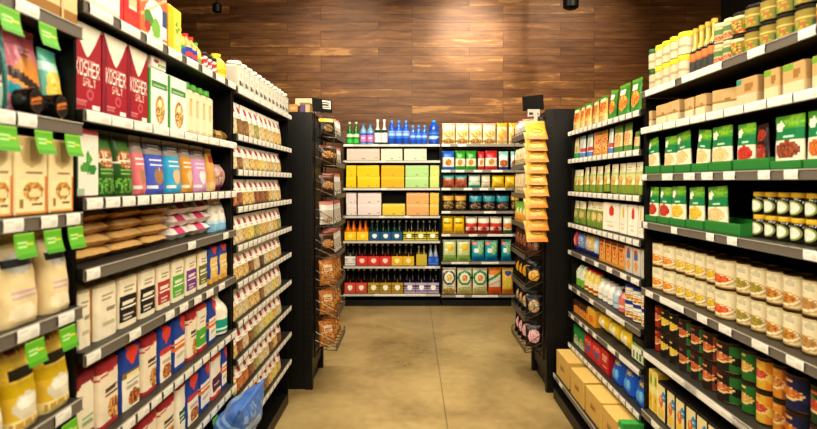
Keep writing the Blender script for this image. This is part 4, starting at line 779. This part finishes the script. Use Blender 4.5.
row(L2, 4, [('flour_plain', 79, 93.5, 1, .175), ('flour_plain', 95, 119.5, 1, .175), ('flour_black', 120, 157.5, 2, .175), ('flour_red', 158, 172, 1, .178), ('flour_green', 172.5, 186, 1, .178),
            ('flour_purple', 186.5, 199, 1, .178), ('flour_olive', 199.3, 209.5, 1, .178), ('blue_flour', 210, 230, 2, .175)])
row(L2, 5, [('oval_flour', 76, 97.5, 1, .205), ('red_flour', 98, 122.5, 1, .205), ('blue_diamond', 123, 143, 1, .205), ('red_flour', 143.5, 159.5, 1, .205), ('blue_diamond_red', 160, 173.5, 1, .2), ('blue_orange', 174, 187.5, 1, .205),
            ('red_flour', 188, 198, 1, .205), ('green_flour', 198.3, 208.5, 1, .205), ('blue_orange', 209, 218, 1, .19), ('teal_bottle', 218.5, 230, 1, .2)])
row(L2, 6, [('red_flour', 84, 138, 3, .2), ('red_flour', 139, 177, 2, .205), ('dark_green_flour', 177.3, 187, 1, .205), ('blue_diamond_red', 187.3, 200.5, 1, .2), ('blue_orange', 200.8, 211.5, 1, .2), ('maroon_flour', 211.8, 222.5, 1, .205), ('blue_orange', 222.8, 231.5, 1, .2)])
put('white_small_carton', .11, .038, (-(XLs+.03+.05), F*(XLs+.03)/(VX-159.3), L2.z[1]+.187), PI/2, (L2.name, 1), order=1, desc='small white box on tall carton')
put('blue_sack', .36, .29, (-(XLs-.012), 2.37, L2.z[7]+.012), PI/2, (L2.name, 7), lean=-.5, d=.15)

row(L3, 0, [('white_bottle', 239, 290, 12, .135, dict(d=.07))], front=.015)
SEQ = [('tan brown brown tan olive tan golden tan golden golden', .9), ('tan brown tan golden golden yellow tan golden tan golden', .92), ('orange russet golden golden russet russet brown golden tan golden', .9),
       ('tan tan golden yellow olive golden golden tan golden olive', .86), ('golden golden golden brown tan dark tan golden tan golden', .84), ('golden tan tan golden golden brown tan tan yellow tan', .84),
       ('golden russet tan brown olive tan yellow yellow golden tan', .84), ('yellow orange orange russet olive tan tan brown golden russet', .82), ('tan golden dark brown tan tan brown golden yellow golden', .82)]
for i, (sq, fr) in enumerate(SEQ):
    gap = L3.z[i]-.034-L3.z[i+1]; names = sq.split(); n = len(names)
    ya, yb = 2.69, 3.74
    for j, nm in enumerate(names):
        p = lambda t: VX-F*(XLs+.03)/(ya+(yb-ya)*t)
        row(L3, i+1, [('nut_'+nm, p(j/n), p((j+1)/n), 1, round(min(gap*.90, .15), 3), dict(lean=.03))], front=.012)

# ------------------------------------------------------------------ goods, right side
row(R1, 0, [('beigegreen', 640.6, 648.5, 1, .093), ('beigecan', 648.8, 679.5, 4, .093)], tiers=2, front=.006)
row(R1, 0, [('oil', 679.8, 704, 4, .185)], front=.006)
row(R1, 0, [('creamlid', 704.3, 722.5, 2, .075), ('redlid', 722.8, 735.5, 1, .075), ('darklid', 736, 803, 4, .075), ('redlid', 803.5, 822, 1, .075)], tiers=2, front=.006)
row(R1, 1, [('tradeb', 641, 651.5, 1, .075, dict(fill=.8)), ('tradeb', 655, 679, 2, .088, dict(fill=.9)), ('tradeb', 683, 706, 2, .08, dict(fill=.84)), ('tradeb', 710, 731, 1, .082, dict(turn=.25, fill=.8, front=.05)),
            ('tradet', 734, 758, 1, .09, dict(fill=.85)), ('tradeg', 762, 779, 1, .092, dict(fill=.88)), ('tradeg', 780, 806, 1, .092, dict(fill=.9)), ('tradeg', 810, 850, 1, .09)])
row(R1, 2, [('gtray', 641, 659, 1, .034), ('gtray', 660, 673, 1, .032), ('gtray', 673.3, 690, 1, .032), ('gtray', 691, 707.5, 1, .032), ('gtray', 708, 731, 1, .034), ('gtray', 732, 768, 1, .036), ('gtray', 769, 801.5, 1, .024), ('gtray', 802, 845, 1, .024)], front=.012)
row(R1, 2, [('soup_cream', 646, 656, 1, .155, dict(roll=-.1)), ('soup_cream', 661.5, 673, 1, .155), ('soup_cream', 673.5, 688, 1, .16, dict(roll=-.07)),
            ('soup_cream', 692.5, 706, 1, .152, dict(roll=.10)), ('soup_cream', 708.5, 729, 1, .158), ('soup_red', 733.5, 752, 1, .152), ('sausage', 754, 766, 1, .14, dict(roll=-.08)), ('soup_brown', 770, 801, 1, .155), ('soup_orange', 802, 834, 1, .155)], front=.022)
row(R1, 3, [('gtray', 644, 656, 1, .028), ('gtray', 656.5, 668.7, 1, .030), ('gtray', 669, 684, 1, .03), ('gtray', 684.5, 703, 1, .034), ('gtray', 703.5, 741, 1, .04)], front=.012)
row(R1, 3, [('soup_red', 645, 655.5, 1, .155), ('soup_red', 657, 668.5, 1, .155), ('soup_yellow', 669, 683, 1, .158, dict(roll=-.03)), ('soup_yellow', 685.5, 701.5, 1, .155, dict(roll=-.04)), ('soup_cream', 704.5, 725, 1, .158, dict(roll=-.05))], front=.022)
row(R1, 3, [('blackjar', 742, 824, 6, .0725)], tiers=2)
row(R1, 4, [('can_orange', 646, 669, 2, .105), ('can_yellow', 669.3, 697.5, 3, .105), ('can_yellow', 698.5, 709, 1, .105), ('can_red', 709.5, 727, 1, .105), ('can_green', 727.5, 756, 2, .105), ('can_mixed', 756.5, 790, 2, .105), ('can_tan', 790.5, 832, 2, .105)], tiers=2)
row(R1, 5, [('dc_red', 646, 655, 1, .105), ('dc_black', 655.3, 673, 2, .105), ('dc_purple', 673.5, 697, 2, .105), ('dc_brown', 697.3, 712, 1, .105), ('dc_choc', 712.3, 732, 1, .105), ('dc_green', 732.3, 746, 1, .105),
            ('dc_yellow', 746.3, 761, 1, .105), ('dc_orange', 761.3, 776, 1, .105), ('dc_navy', 776.3, 799, 1, .105), ('dc_forest', 799.5, 824, 1, .105)], tiers=2)
row(R1, 6, [('yellowfruit', 643, 657, 2, .185), ('creamfruit', 657.5, 720, 6, .165), ('creamfruit', 720.5, 780, 4, .165)])
row(R2, 0, [('s_chili', 569.5, 589, 3, .15), ('s_chili', 589.3, 605, 2, .15), ('s_chili2', 606.5, 613.5, 1, .155, dict(roll=.12)), ('s_chili2', 616, 627, 1, .165), ('s_chili2', 628.5, 638, 1, .165)], front=.025, jr=.22, fl=.90)
row(R2, 1, [('s_mix1', 568, 577, 2, .138), ('s_mix2', 577.5, 591.5, 2, .14), ('s_mix3', 592, 606, 2, .14), ('s_mix2', 606.3, 611.5, 1, .14), ('s_mix4', 612, 630.5, 2, .145), ('s_mix4', 631.5, 637.5, 1, .09)], front=.025, jr=.22, fl=.90)
row(R2, 2, [('s_pasta', 568.5, 580, 2, .14), ('s_pasta', 581, 600.5, 3, .152), ('s_pasta', 601.5, 607.5, 1, .152, dict(roll=-.08)), ('s_pasta', 608.5, 640, 4, .156)], front=.025, jr=.22, fl=.90)
row(R2, 3, [('s_rice', 567.5, 576.5, 1, .145), ('s_rice', 577, 583.5, 1, .145), ('s_rice', 584, 601.5, 3, .15), ('fruit_red', 602.5, 617.5, 1, .155), ('fruit_yellow', 618, 626.5, 1, .155), ('fruit_red', 627, 635.5, 1, .155), ('fruit_yellow', 636, 643, 1, .155)], front=.025, jr=.22, fl=.90)
row(R2, 4, [('noodle_red', 569, 574.5, 1, .125), ('noodle_blue', 575, 582.5, 1, .125), ('noodle_tan', 583, 590.5, 1, .125), ('noodle_sky', 591, 598, 1, .125), ('crouton', 598.6, 624.3, 4, .135), ('grey_carton', 624.6, 639.5, 2, .135), ('plain_grey', 640, 645, 1, .135)], front=.025)
row(R2, 5, [('greenwhite', 571.5, 581, 2, .15), ('redtop', 581.3, 594, 3, .14), ('whitesauce', 594.3, 608.5, 3, .115), ('bluesauce', 609, 614.3, 1, .115), ('pinksauce', 614.6, 620.5, 1, .115)])
row(R2, 5, [('bluelid', 621.5, 646, 3, .083, dict(maxw=.098))], tiers=2)
row(R2, 6, [('bean_bag', 572, 586.5, 2, .085), ('orange_pack', 587, 595, 1, .1), ('yellow_pack', 595.5, 629, 3, .125), ('cucumber', 631, 645.5, 1, .085)])
row(R2, 7, [('green_box', 571.5, 584, 2, .125), ('red_pack', 584.3, 600, 2, .125), ('redstripe', 600.3, 608.5, 1, .125), ('blue_pack', 609, 645, 3, .135)])
put('black_tray', .14, .036, (XRs+.03+.07, F*(XRs+.03)/(637.8-VX), R2.z[6]+.0875), -PI/2, (R2.name, 6), desc='black display crate on pickle carton')
bz = R2.z[8]
for (xa, xb, h, dd, off) in ((556, 569, .165, .34, .012), (569.8, 583.5, .155, .36, .008), (584.5, 601, .15, .34, .012)):
    row(R2, 8, [('shipper', xa, xb, 1, h, dict(d=dd, jr=.01, fill=.94))], front=off, base=.95)
row(R2, 8, [('shipper', 601.8, 617, 1, .14, dict(d=.34, jr=.01, fill=.94)), ('green_tin', 617.8, 625, 1, .16), ('checked', 625.5, 640, 1, .165)], front=.02, base=.95)

# ------------------------------------------------------------------ goods, back wall
row(BL, 0, [('beer', 346, 359, 2, .265), ('pinkwater', 359.5, 373.5, 2, .235), ('sparkling', 374, 387.5, 2, .295), ('bluewater', 388, 409.5, 3, .285), ('smallwater', 410, 427.5, 3, .225), ('jug', 428.5, 439.5, 1, .285)], front=.04)
row(BL, 1, [('case_pink', 346, 380.3, 1, .138), ('case_cream', 380.6, 403, 1, .138), ('case_cream', 403.3, 427, 1, .138)], front=.04)
row(BL, 2, [('case_yellow', 346, 356.5, 1, .131), ('case_yellow', 356.7, 380, 1, .131), ('case_amber', 380.5, 404.5, 1, .131), ('case_green', 405, 429.3, 1, .131), ('case_lime', 429.6, 440, 1, .131)], tiers=2, front=.04)
row(BL, 3, [('case_white', 346, 356.7, 1, .133), ('case_white', 357, 381.5, 1, .133), ('case_peach', 406, 429.5, 1, .133), ('case_gold', 429.8, 440, 1, .133)], tiers=2, front=.04)
row(BL, 3, [('case_lemon', 382, 405.7, 1, .133)], front=.04)
row(BL, 4, [('six_yellow', 344.5, 368.5, 2, .225), ('six_blue', 369, 402.5, 3, .225), ('six_lime', 403, 438.5, 3, .225)], front=.04)
row(BL, 5, [('six_white', 344.5, 355.5, 1, .245), ('six_red', 356, 391, 3, .245), ('six_gold', 391.3, 414.5, 2, .245), ('six_olive', 416, 427, 1, .22), ('six_royal', 428, 438.5, 1, .235)], front=.04)
row(BL, 6, [('six_coral', 344.5, 367, 2, .275), ('six_mustard', 367.3, 403.5, 3, .275), ('six_lavender', 404, 440, 3, .275)], front=.04)
row(BR, 0, [('b_tort', 442, 496.5, 4, .25), ('b_tort2', 497, 508, 1, .255), ('b_tort2', 509, 520, 1, .255)], front=.04)
row(BR, 1, [('b_blue', 442, 455, 1, .225), ('b_green', 455.3, 477, 2, .23), ('b_red', 478, 485, 1, .22), ('b_red', 485.3, 498, 1, .23), ('b_teal', 499, 509, 1, .22), ('b_teal', 511, 521, 1, .22)], front=.04)
row(BR, 2, [('b_brown', 442.5, 467.5, 2, .155), ('b_mint', 468.5, 481, 1, .155), ('b_cream', 481.5, 491, 1, .155), ('b_yel', 492, 518, 2, .15)], front=.04)
row(BR, 3, [('b_dark', 442, 467, 2, .2), ('b_dteal', 469, 510, 3, .205), ('b_dark', 511, 520, 1, .2)], front=.04)
row(BR, 4, [('b_lays', 441.5, 465, 2, .205), ('b_salsa', 465.5, 502.5, 3, .2), ('b_peach', 503.5, 513, 1, .2)], front=.04)
row(BR, 5, [('b_lime', 442.5, 471, 2, .25), ('b_aqua', 471.5, 498.5, 2, .245), ('b_aqua', 501.5, 512, 1, .25)], front=.04)
row(BR, 6, [('b_navyring', 441.5, 456.5, 1, .31), ('b_greenring', 457, 488, 2, .305), ('b_ora', 488.5, 502, 1, .31), ('b_sun', 502.3, 514, 1, .31)], front=.04)

# ------------------------------------------------------------------ end-of-aisle units with hanging racks
def end_unit(side, Y, xi, xo, H, label):
    """plain black end unit whose back faces the camera and whose inner side carries the wire rack"""
    s = -1 if side == 'L' else 1
    root = empty('end_shelving_unit', (s*(xi+xo)/2, Y, 0)); tag(root, label, 'shelf unit')
    cx = s*(xi+xo)/2
    lx = lambda x: s*x-cx
    def bx(name, xa, xb, ya, yb, za, zb, col, mat=PAINT):
        m = M(); m.box(min(lx(xa), lx(xb)), max(lx(xa), lx(xb)), ya, yb, za, zb, col); return m.obj(name, mat, root)
    bx('back_panel', xi+.05, xo, 0, .02, 0, H, '#171513'); bx('side_panel', xi+.012, xi+.03, .03, .50, .10, H-.02, '#131210')
    u = bx('upright_post', xi, xi+.05, -.012, .03, 0, H-.005, '#1d1b18')
    m = M()
    for k in range(46):
        m.box(min(lx(xi+.012), lx(xi+.020)), max(lx(xi+.012), lx(xi+.020)), -.0135, -.012, .1+k*.038, .122+k*.038, '#050505')
        m.box(min(lx(xi+.030), lx(xi+.038)), max(lx(xi+.030), lx(xi+.038)), -.0135, -.012, .1+k*.038, .122+k*.038, '#050505')
    m.obj('slots', PAINT, u)
    bx('upright_post', xi, xi+.05, .47, .51, 0, H-.005, '#1d1b18')
    bx('top_shelf', xi+.03, xo, .02, .50, H-.03, H, '#191714')
    bx('base_shelf', xi+.03, xo, .02, .52, 0, .12, '#151311')
    for z in (.5, .9, 1.3, 1.6): bx('shelf', xi+.03, xo, .02, .48, z-.02, z, '#1d1a17')
    return root
END_L = end_unit('L', 4.13, .695, 1.55, 1.94, 'black end unit behind the left shelves, next to rack of bread snacks')
END_R = end_unit('R', 4.07, .925, 1.75, 1.955, 'black end unit behind the right shelves, next to rack of chip bags')
WIRE = '#33302c'
def rack(side, Y0, Y1, xi, xo, zs, label, first_near_wire=True):
    """wire rack hung on the inner side of an end unit: xi = side of the unit, xo = lip over the aisle"""
    s = -1 if side == 'L' else 1
    root = empty('wire_rack', (s*(xi+xo)/2, (Y0+Y1)/2, 0)); tag(root, label, 'rack')
    ox, oy = s*(xi+xo)/2, (Y0+Y1)/2
    P = lambda x, y, z: (s*x-ox, y-oy, z)
    top = 1.93 if side == 'L' else 1.9
    m = M(); xb = xi-.012
    for y in (Y0, Y1):
        m.tube(P(xb, y, .22), P(xb, y, top), .006, WIRE); m.tube(P(xo+.02, y, zs[3]), P(xo+.02, y, top-.02), .003, '#6a655d')
        m.tube(P(xb, y, top), P(xo+.02, y, top-.02), .003, '#6a655d')
    m.tube(P(xb, Y0, top), P(xb, Y1, top), .006, WIRE); m.tube(P(xb, Y0, .22), P(xb, Y1, .22), .006, WIRE)
    m.obj('frame', METAL, root)
    for z in zs:
        b = M(); r = .0028; dx = xb-xo; zl = z-.0; zb = z+.012
        for k in range(7):
            y = Y0+(Y1-Y0)*k/6; b.tube(P(xb, y, zb-.004), P(xo, y, zl-.004), r, '#2c2926', 5)
        for t in (0, .5, 1): b.tube(P(xb-dx*t, Y0, zb-.012*t-.004), P(xb-dx*t, Y1, zb-.012*t-.004), r, '#2c2926', 5)
        for y in (Y0, Y1):
            b.tube(P(xb, y, z+.13), P(xo, y, z+.045), r, '#6a655d', 5); b.tube(P(xb, y, z+.07), P(xo, y, z+.004), r, '#6a655d', 5)
            b.tube(P(xo, y, z-.004), P(xo, y, z+.045), r, '#6a655d', 5); b.tube(P(xb, y, z+.005), P(xb, y, z+.13), r, '#6a655d', 5)
        b.tube(P(xo, Y0, z+.045), P(xo, Y1, z+.045), r, '#6a655d', 5)
        ob = b.obj('basket', METAL, root)
        l = M(); xa = xo-.004*(1 if xo < xi else -1)
        l.box(min(P(xa, 0, 0)[0], P(xa+.003, 0, 0)[0]), max(P(xa, 0, 0)[0], P(xa+.003, 0, 0)[0]), Y0-oy+.004, Y1-oy-.004, z-.006, z+.03, '#5c5347')
        l.obj('label_rail', PAINT, ob)
    return root
ZL = [1.76, 1.56, 1.337, 1.133, .915, .70, .493, .268]
ZR = [1.76, 1.55, 1.34, 1.13, .915, .693, .484, .272]
RK_L = rack('L', 4.15, 4.66, .695, .53, ZL, 'wire rack of bread snacks facing the aisle on the left')
RK_R = rack('R', 4.09, 4.64, .925, .785, ZR, 'wire rack of dark snack bags facing the aisle on the right')
def rack_bags(side, Y0, Y1, xc, zs, spec, rk):
    s = -1 if side == 'L' else 1
    for i, (z, ks) in enumerate(zip(zs, spec)):
        n = len(ks); wy = (Y1-Y0)/n
        for j, (key, h) in enumerate(ks):
            y = Y0+wy*(j+.5)
            rz = (PI/2-.85) if side == 'L' else (-PI/2+.75)
            put(key, round(min(wy*1.05, .14), 3), h, (s*xc, y, z+.012), rz+(hsh(i, j)-.5)*.15, (rk, i), order=j, lean=.10)
rack_bags('L', 4.16, 4.65, .605, ZL, [[('r_yellowblack', .13)]+[('r_white', .145)]*3, [('r_dark', .14)]*2+[('r_white', .14)]*2, [('r_dark', .15)]+[('r_white', .165)]*3, [('r_white', .165)]*4, [('r_dark', .16)]+[('r_white', .165)]*3,
          [('r_cookie', .18)]*4, [('r_cookie', .175)]*4, [('r_cookie', .18)]*4], 'left wire rack')
rack_bags('R', 4.25, 4.63, .85, ZR, [[('r_white', .14)]*3, [('r_tan', .14)]*3, [('r_tan', .16)]*3, [('r_greenor', .16)]*3, [('r_brown', .17)]*3, [('r_gold', .17)]*3, [('r_mixed', .165)]*3, [('r_pink', .16)]*3], 'right wire rack')
for i, key in ((4, 'r_brown'), (5, 'r_gold'), (6, 'r_mixed'), (7, 'r_pink')):
    put(key, .115, .15, (.862, 4.175, ZR[i]+.010), -.12, ('right wire rack', i), order=-1, lean=.1)
# clip strip of chip bags on the near end of the right rack
st = M(); st.box(-.012, .012, -.0015, .0015, 0, .95, '#b8b0a0')
cs = st.obj('clip_strip', PAINT, RK_R); cs.location = (0, 4.078-4.365, 1.0)
for k in range(10):
    put('chips', .146, .178, (.842-.006*math.sin(k*2.1), 3.955, 1.722-.0765*k), (hsh(k, 3)-.5)*.16, ('clip strip', k), order=k, lean=.72)
# header cards and cartons on top
def card(name, loc, rz, w, h, tilt, label, txt):
    m = M()
    m.grid(lambda u, v: ((u-.5)*w, -.004, v*h), 18, 14, D(fill('#14120f'), *txt)); m.box(-w/2, w/2, -.0035, .004, 0, h, '#14120f')
    m.box(-.012, .012, -.006, .03, -.004, 0, '#2a2622')
    o = m.obj(name, PAINT); o.location = loc; o.rotation_euler = (tilt, 0, rz); tag(o, label, 'sign'); return o
card('header_card', (-.635, 4.19, 1.945), PI/2-.75, .17, .095, -.1, 'black header card with pale lettering on top of left rack', [rect(.5, .95, .3, .9, '#d8d2c4'), lines(.52, .92, .35, .85, 3, '#3a3632')])
card('header_card', (.868, 4.22, 1.962), -PI/2+.85, .165, .105, .12, 'blank black header card tilted on top of right rack', [])
put('tan_carton', .06, .055, (-.835, 4.22, 1.9405), .0, ('on top', 0), desc='small tan carton on top of left end unit')
put('purple_carton', .075, .07, (-.755, 4.24, 1.9405), .0, ('on top', 0), desc='small purple carton on top of left end unit')
put('cream_carton', .15, .12, (-.78, 4.46, 1.9405), .0, ('on top', 0), desc='cream display carton on top of left end unit')
o = card('display_block', (.845, 4.10, 1.905), 0, .085, .05, 0, 'small white price card at the head of the chip strip', [fill('#b8b0a2'), rect(.1, .45, .2, .6, '#3a352f'), rect(.55, .9, .2, .5, '#2a2622')]); o['category'] = 'price card'; o.name = 'price_card'
# ------------------------------------------------------------------ green shelf talkers on the left foreground bay and one lower on the middle bay
tk = M()
tk.grid(lambda u, v: ((u-.5)*.062, -.004-.010*(1-v)*(1-v), -.05+v*.05), 14, 12, D(fill('#5fa626'), band(.0, .18, '#4a9020'), lines(.15, .75, .45, .7, 2, '#b4d48c'), rect(.6, .9, .5, .62, '#cfc04a'), band(.9, 1, '#86bc4c')))
tk0 = None
TK = [(L1, 0, 5, 'leftmost under top shelf'), (L1, 0, 44, 'right-hand one under top shelf'), (L1, 1, 2, 'leftmost under second shelf'), (L1, 1, 40, 'middle one under second shelf'), (L1, 1, 69, 'right-hand one under second shelf'),
      (L1, 2, 20, 'leftmost under third shelf'), (L1, 2, 49, 'middle one under third shelf'), (L1, 2, 72, 'right-hand one under third shelf'), (L1, 3, 31, 'left one under fourth shelf'), (L1, 3, 64, 'right one under fourth shelf'), (L1, 4, 66, 'under fifth shelf'), (L2, 6, 213, 'beside the crumpled blue sack')]
for (b, i, px, wh) in TK:
    if tk0 is None: t = tk0 = tk.obj('shelf_talker', PAPER)
    else: t = tk0.copy(); C.objects.link(t)
    t.location = (-b.X+.004, F*b.X/(VX-px), b.z[i]-.033); t.rotation_euler = (0, 0, PI/2)
    tag(t, 'bright green shelf talker, %s, %s' % (wh, b.name), 'price label', 'green shelf talkers')

# ------------------------------------------------------------------ ceiling spot heads seen against the wall
def spot_head(x, y, z, r, label):
    root = empty('spotlight', (x, y, z)); tag(root, label, 'spotlight')
    m = M(); m.lathe([(r*.7, -r*1.1), (r, -r*.9), (r, r*.6), (r*.6, r*1.0), (.001, r*1.05)], 18, '#0e0d0c'); m.obj('lamp_head', PAINT, root)
    m = M(); m.tube((0, 0, r), (0, 0, CEIL-z-.001), .012, '#0e0d0c'); m.obj('stem', PAINT, root)
spot_head(1.75, 6.5, 3.45, .085, 'dark round ceiling spotlight against the wooden wall, above right shelves')
spot_head(-2.18, 6.6, 3.40, .05, 'small dark ceiling spotlight against the wooden wall, above left shelves')

# ------------------------------------------------------------------ labels: every thing says which one it is
from collections import defaultdict
def nice(where, tier, desc, idx, n):
    bay, i = where
    if bay == 'on top': return desc
    if bay == 'clip strip':
        return '%s orange yellow chip bag from top on the right clip strip' % ORD[i]
    if 'rack' in bay: loc = '%s tier from top of the %s' % (ORD[i], bay)
    else: loc = '%s of %s' % ('top shelf' if i == 0 else ORD[i]+' shelf', bay)
    o = ''
    if n > 1: o = ', %s from left' % ORD[idx]
    if tier: o += ', %s tier' % tier if n == 1 else ' in %s tier' % tier
    t = '%s%s, %s' % (desc, o, loc)
    if len(t.split()) > 16: t = t.replace(' from top of the', ' of')
    if len(t.split()) > 16: t = t.replace(' of '+bay, ' '+bay)
    if len(t.split()) > 16: t = t.replace(' in lower tier', ', lower').replace(' in upper tier', ', upper').replace(' in topmost tier', ', topmost').replace(' from left', '')
    return t
grp = defaultdict(list)
for r in REG: grp[(r['where'], r['tier'], r['desc'])].append(r)
tot = defaultdict(int)
for r in REG: tot[(r['where'], r['desc'])] += 1
cam_x = lambda o: o.location.x/max(.1, o.location.y)
for (where, tier, desc), rs in grp.items():
    rs.sort(key=lambda r: cam_x(r['o']))
    for i, r in enumerate(rs):
        g = None
        if tot[(where, desc)] > 1:
            g = ('%ss on %s of %s' % (desc, shelf_name(where[1]) if 'rack' not in where[0] else ORD[where[1]]+' tier', where[0])) if where[0] != 'clip strip' else 'chip bags on the clip strip'
        elif where[0] == 'clip strip': g = 'chip bags on the clip strip'
        tag(r['o'], nice(where, tier, desc, i, len(rs)), r['cat'], g)
seen = set()
for r in REG:
    l = r['o']['label']
    if l in seen or not 4 <= len(l.split()) <= 16: print('LABEL?', len(l.split()), l)
    seen.add(l)
print('things', len(REG), 'objects', len(bpy.data.objects))

# ------------------------------------------------------------------ light
LG = .29
def area(name, loc, size, size_y, power, target, col=(1, .93, .82), spread=None):
    l = bpy.data.lights.new(name, 'AREA'); l.shape = 'RECTANGLE'; l.size = size; l.size_y = size_y; l.energy = power*LG; l.color = col
    if spread: l.spread = spread
    o = bpy.data.objects.new(name, l); C.objects.link(o); o.location = loc
    o.rotation_euler = (Vector(target)-Vector(loc)).to_track_quat('-Z', 'Y').to_euler(); return o
def spotl(name, loc, target, power, ang, blend=.8, col=(1, .86, .66), rad=.08):
    l = bpy.data.lights.new(name, 'SPOT'); l.energy = power*LG*.75; l.spot_size = ang; l.spot_blend = blend; l.color = col; l.shadow_soft_size = rad
    o = bpy.data.objects.new(name, l); C.objects.link(o); o.location = loc
    o.rotation_euler = (Vector(target)-Vector(loc)).to_track_quat('-Z', 'Y').to_euler(); return o
W1 = (1, .92, .74)
for k, y in enumerate((.5, 1.9, 3.2)):
    area('aisle_light_left_row', (.85, y, 2.95), .22, 1.3, 100, (-.85, y+.15, .9), W1)
    area('aisle_light_right_row', (-.75, y, 2.95), .22, 1.3, 105, (1.1, y+.15, .9), W1)
area('aisle_light_back', (-.1, 4.7, 3.1), 2.2, .3, 265, (.1, 6.95, .9), W1)
area('store_light_behind_camera', (0.0, -1.5, 2.5), 1.8, .6, 190, (0.0, 3.5, .9), W1)  # added soft frontal fill to brighten the shelf fronts, not a store fixture
area('floor_light', (.1, 5.3, 4.2), 1.6, .6, 85, (.1, 5.2, 0), W1)
spotl('wall_washer', (.8, 4.6, 4.4), (.74, WALLY, 3.32), 3600, .40, 1.0, (1, .88, .70))
spotl('wall_washer', (.5, 5.2, 4.4), (.65, WALLY, 2.7), 1500, 1.0, 1.0)
spotl('wall_washer', (-.9, 4.9, 4.4), (-.85, WALLY, 3.2), 1100, .62, 1.0)
spotl('wall_washer', (2.2, 5.2, 4.4), (1.9, WALLY, 3.0), 1200, .95, 1.0)
spotl('wall_washer', (-1.6, 5.2, 4.4), (-1.5, WALLY, 2.5), 380, 1.0, 1.0)
w = bpy.data.worlds.new('world'); bpy.context.scene.world = w; w.use_nodes = True
w.node_tree.nodes['Background'].inputs[0].default_value = (1, .9, .78, 1); w.node_tree.nodes['Background'].inputs[1].default_value = .05

# ------------------------------------------------------------------ camera
cam = bpy.data.cameras.new('camera'); cam.sensor_width = 36; cam.lens = 36*F/817
cam.shift_x = -(VX-408.5)/817; cam.shift_y = -(214.5-VY)/817
cam.clip_start = .05; cam.clip_end = 60
cam.dof.use_dof = True; cam.dof.focus_distance = 3.6; cam.dof.aperture_fstop = 3.4
co = bpy.data.objects.new('camera', cam); C.objects.link(co); co.location = (0, 0, EYE); co.rotation_euler = (PI/2, 0, 0)
sc = bpy.context.scene; sc.camera = co
sc.view_settings.view_transform = 'Standard'; sc.view_settings.look = 'Medium High Contrast'; sc.view_settings.exposure = 0.05
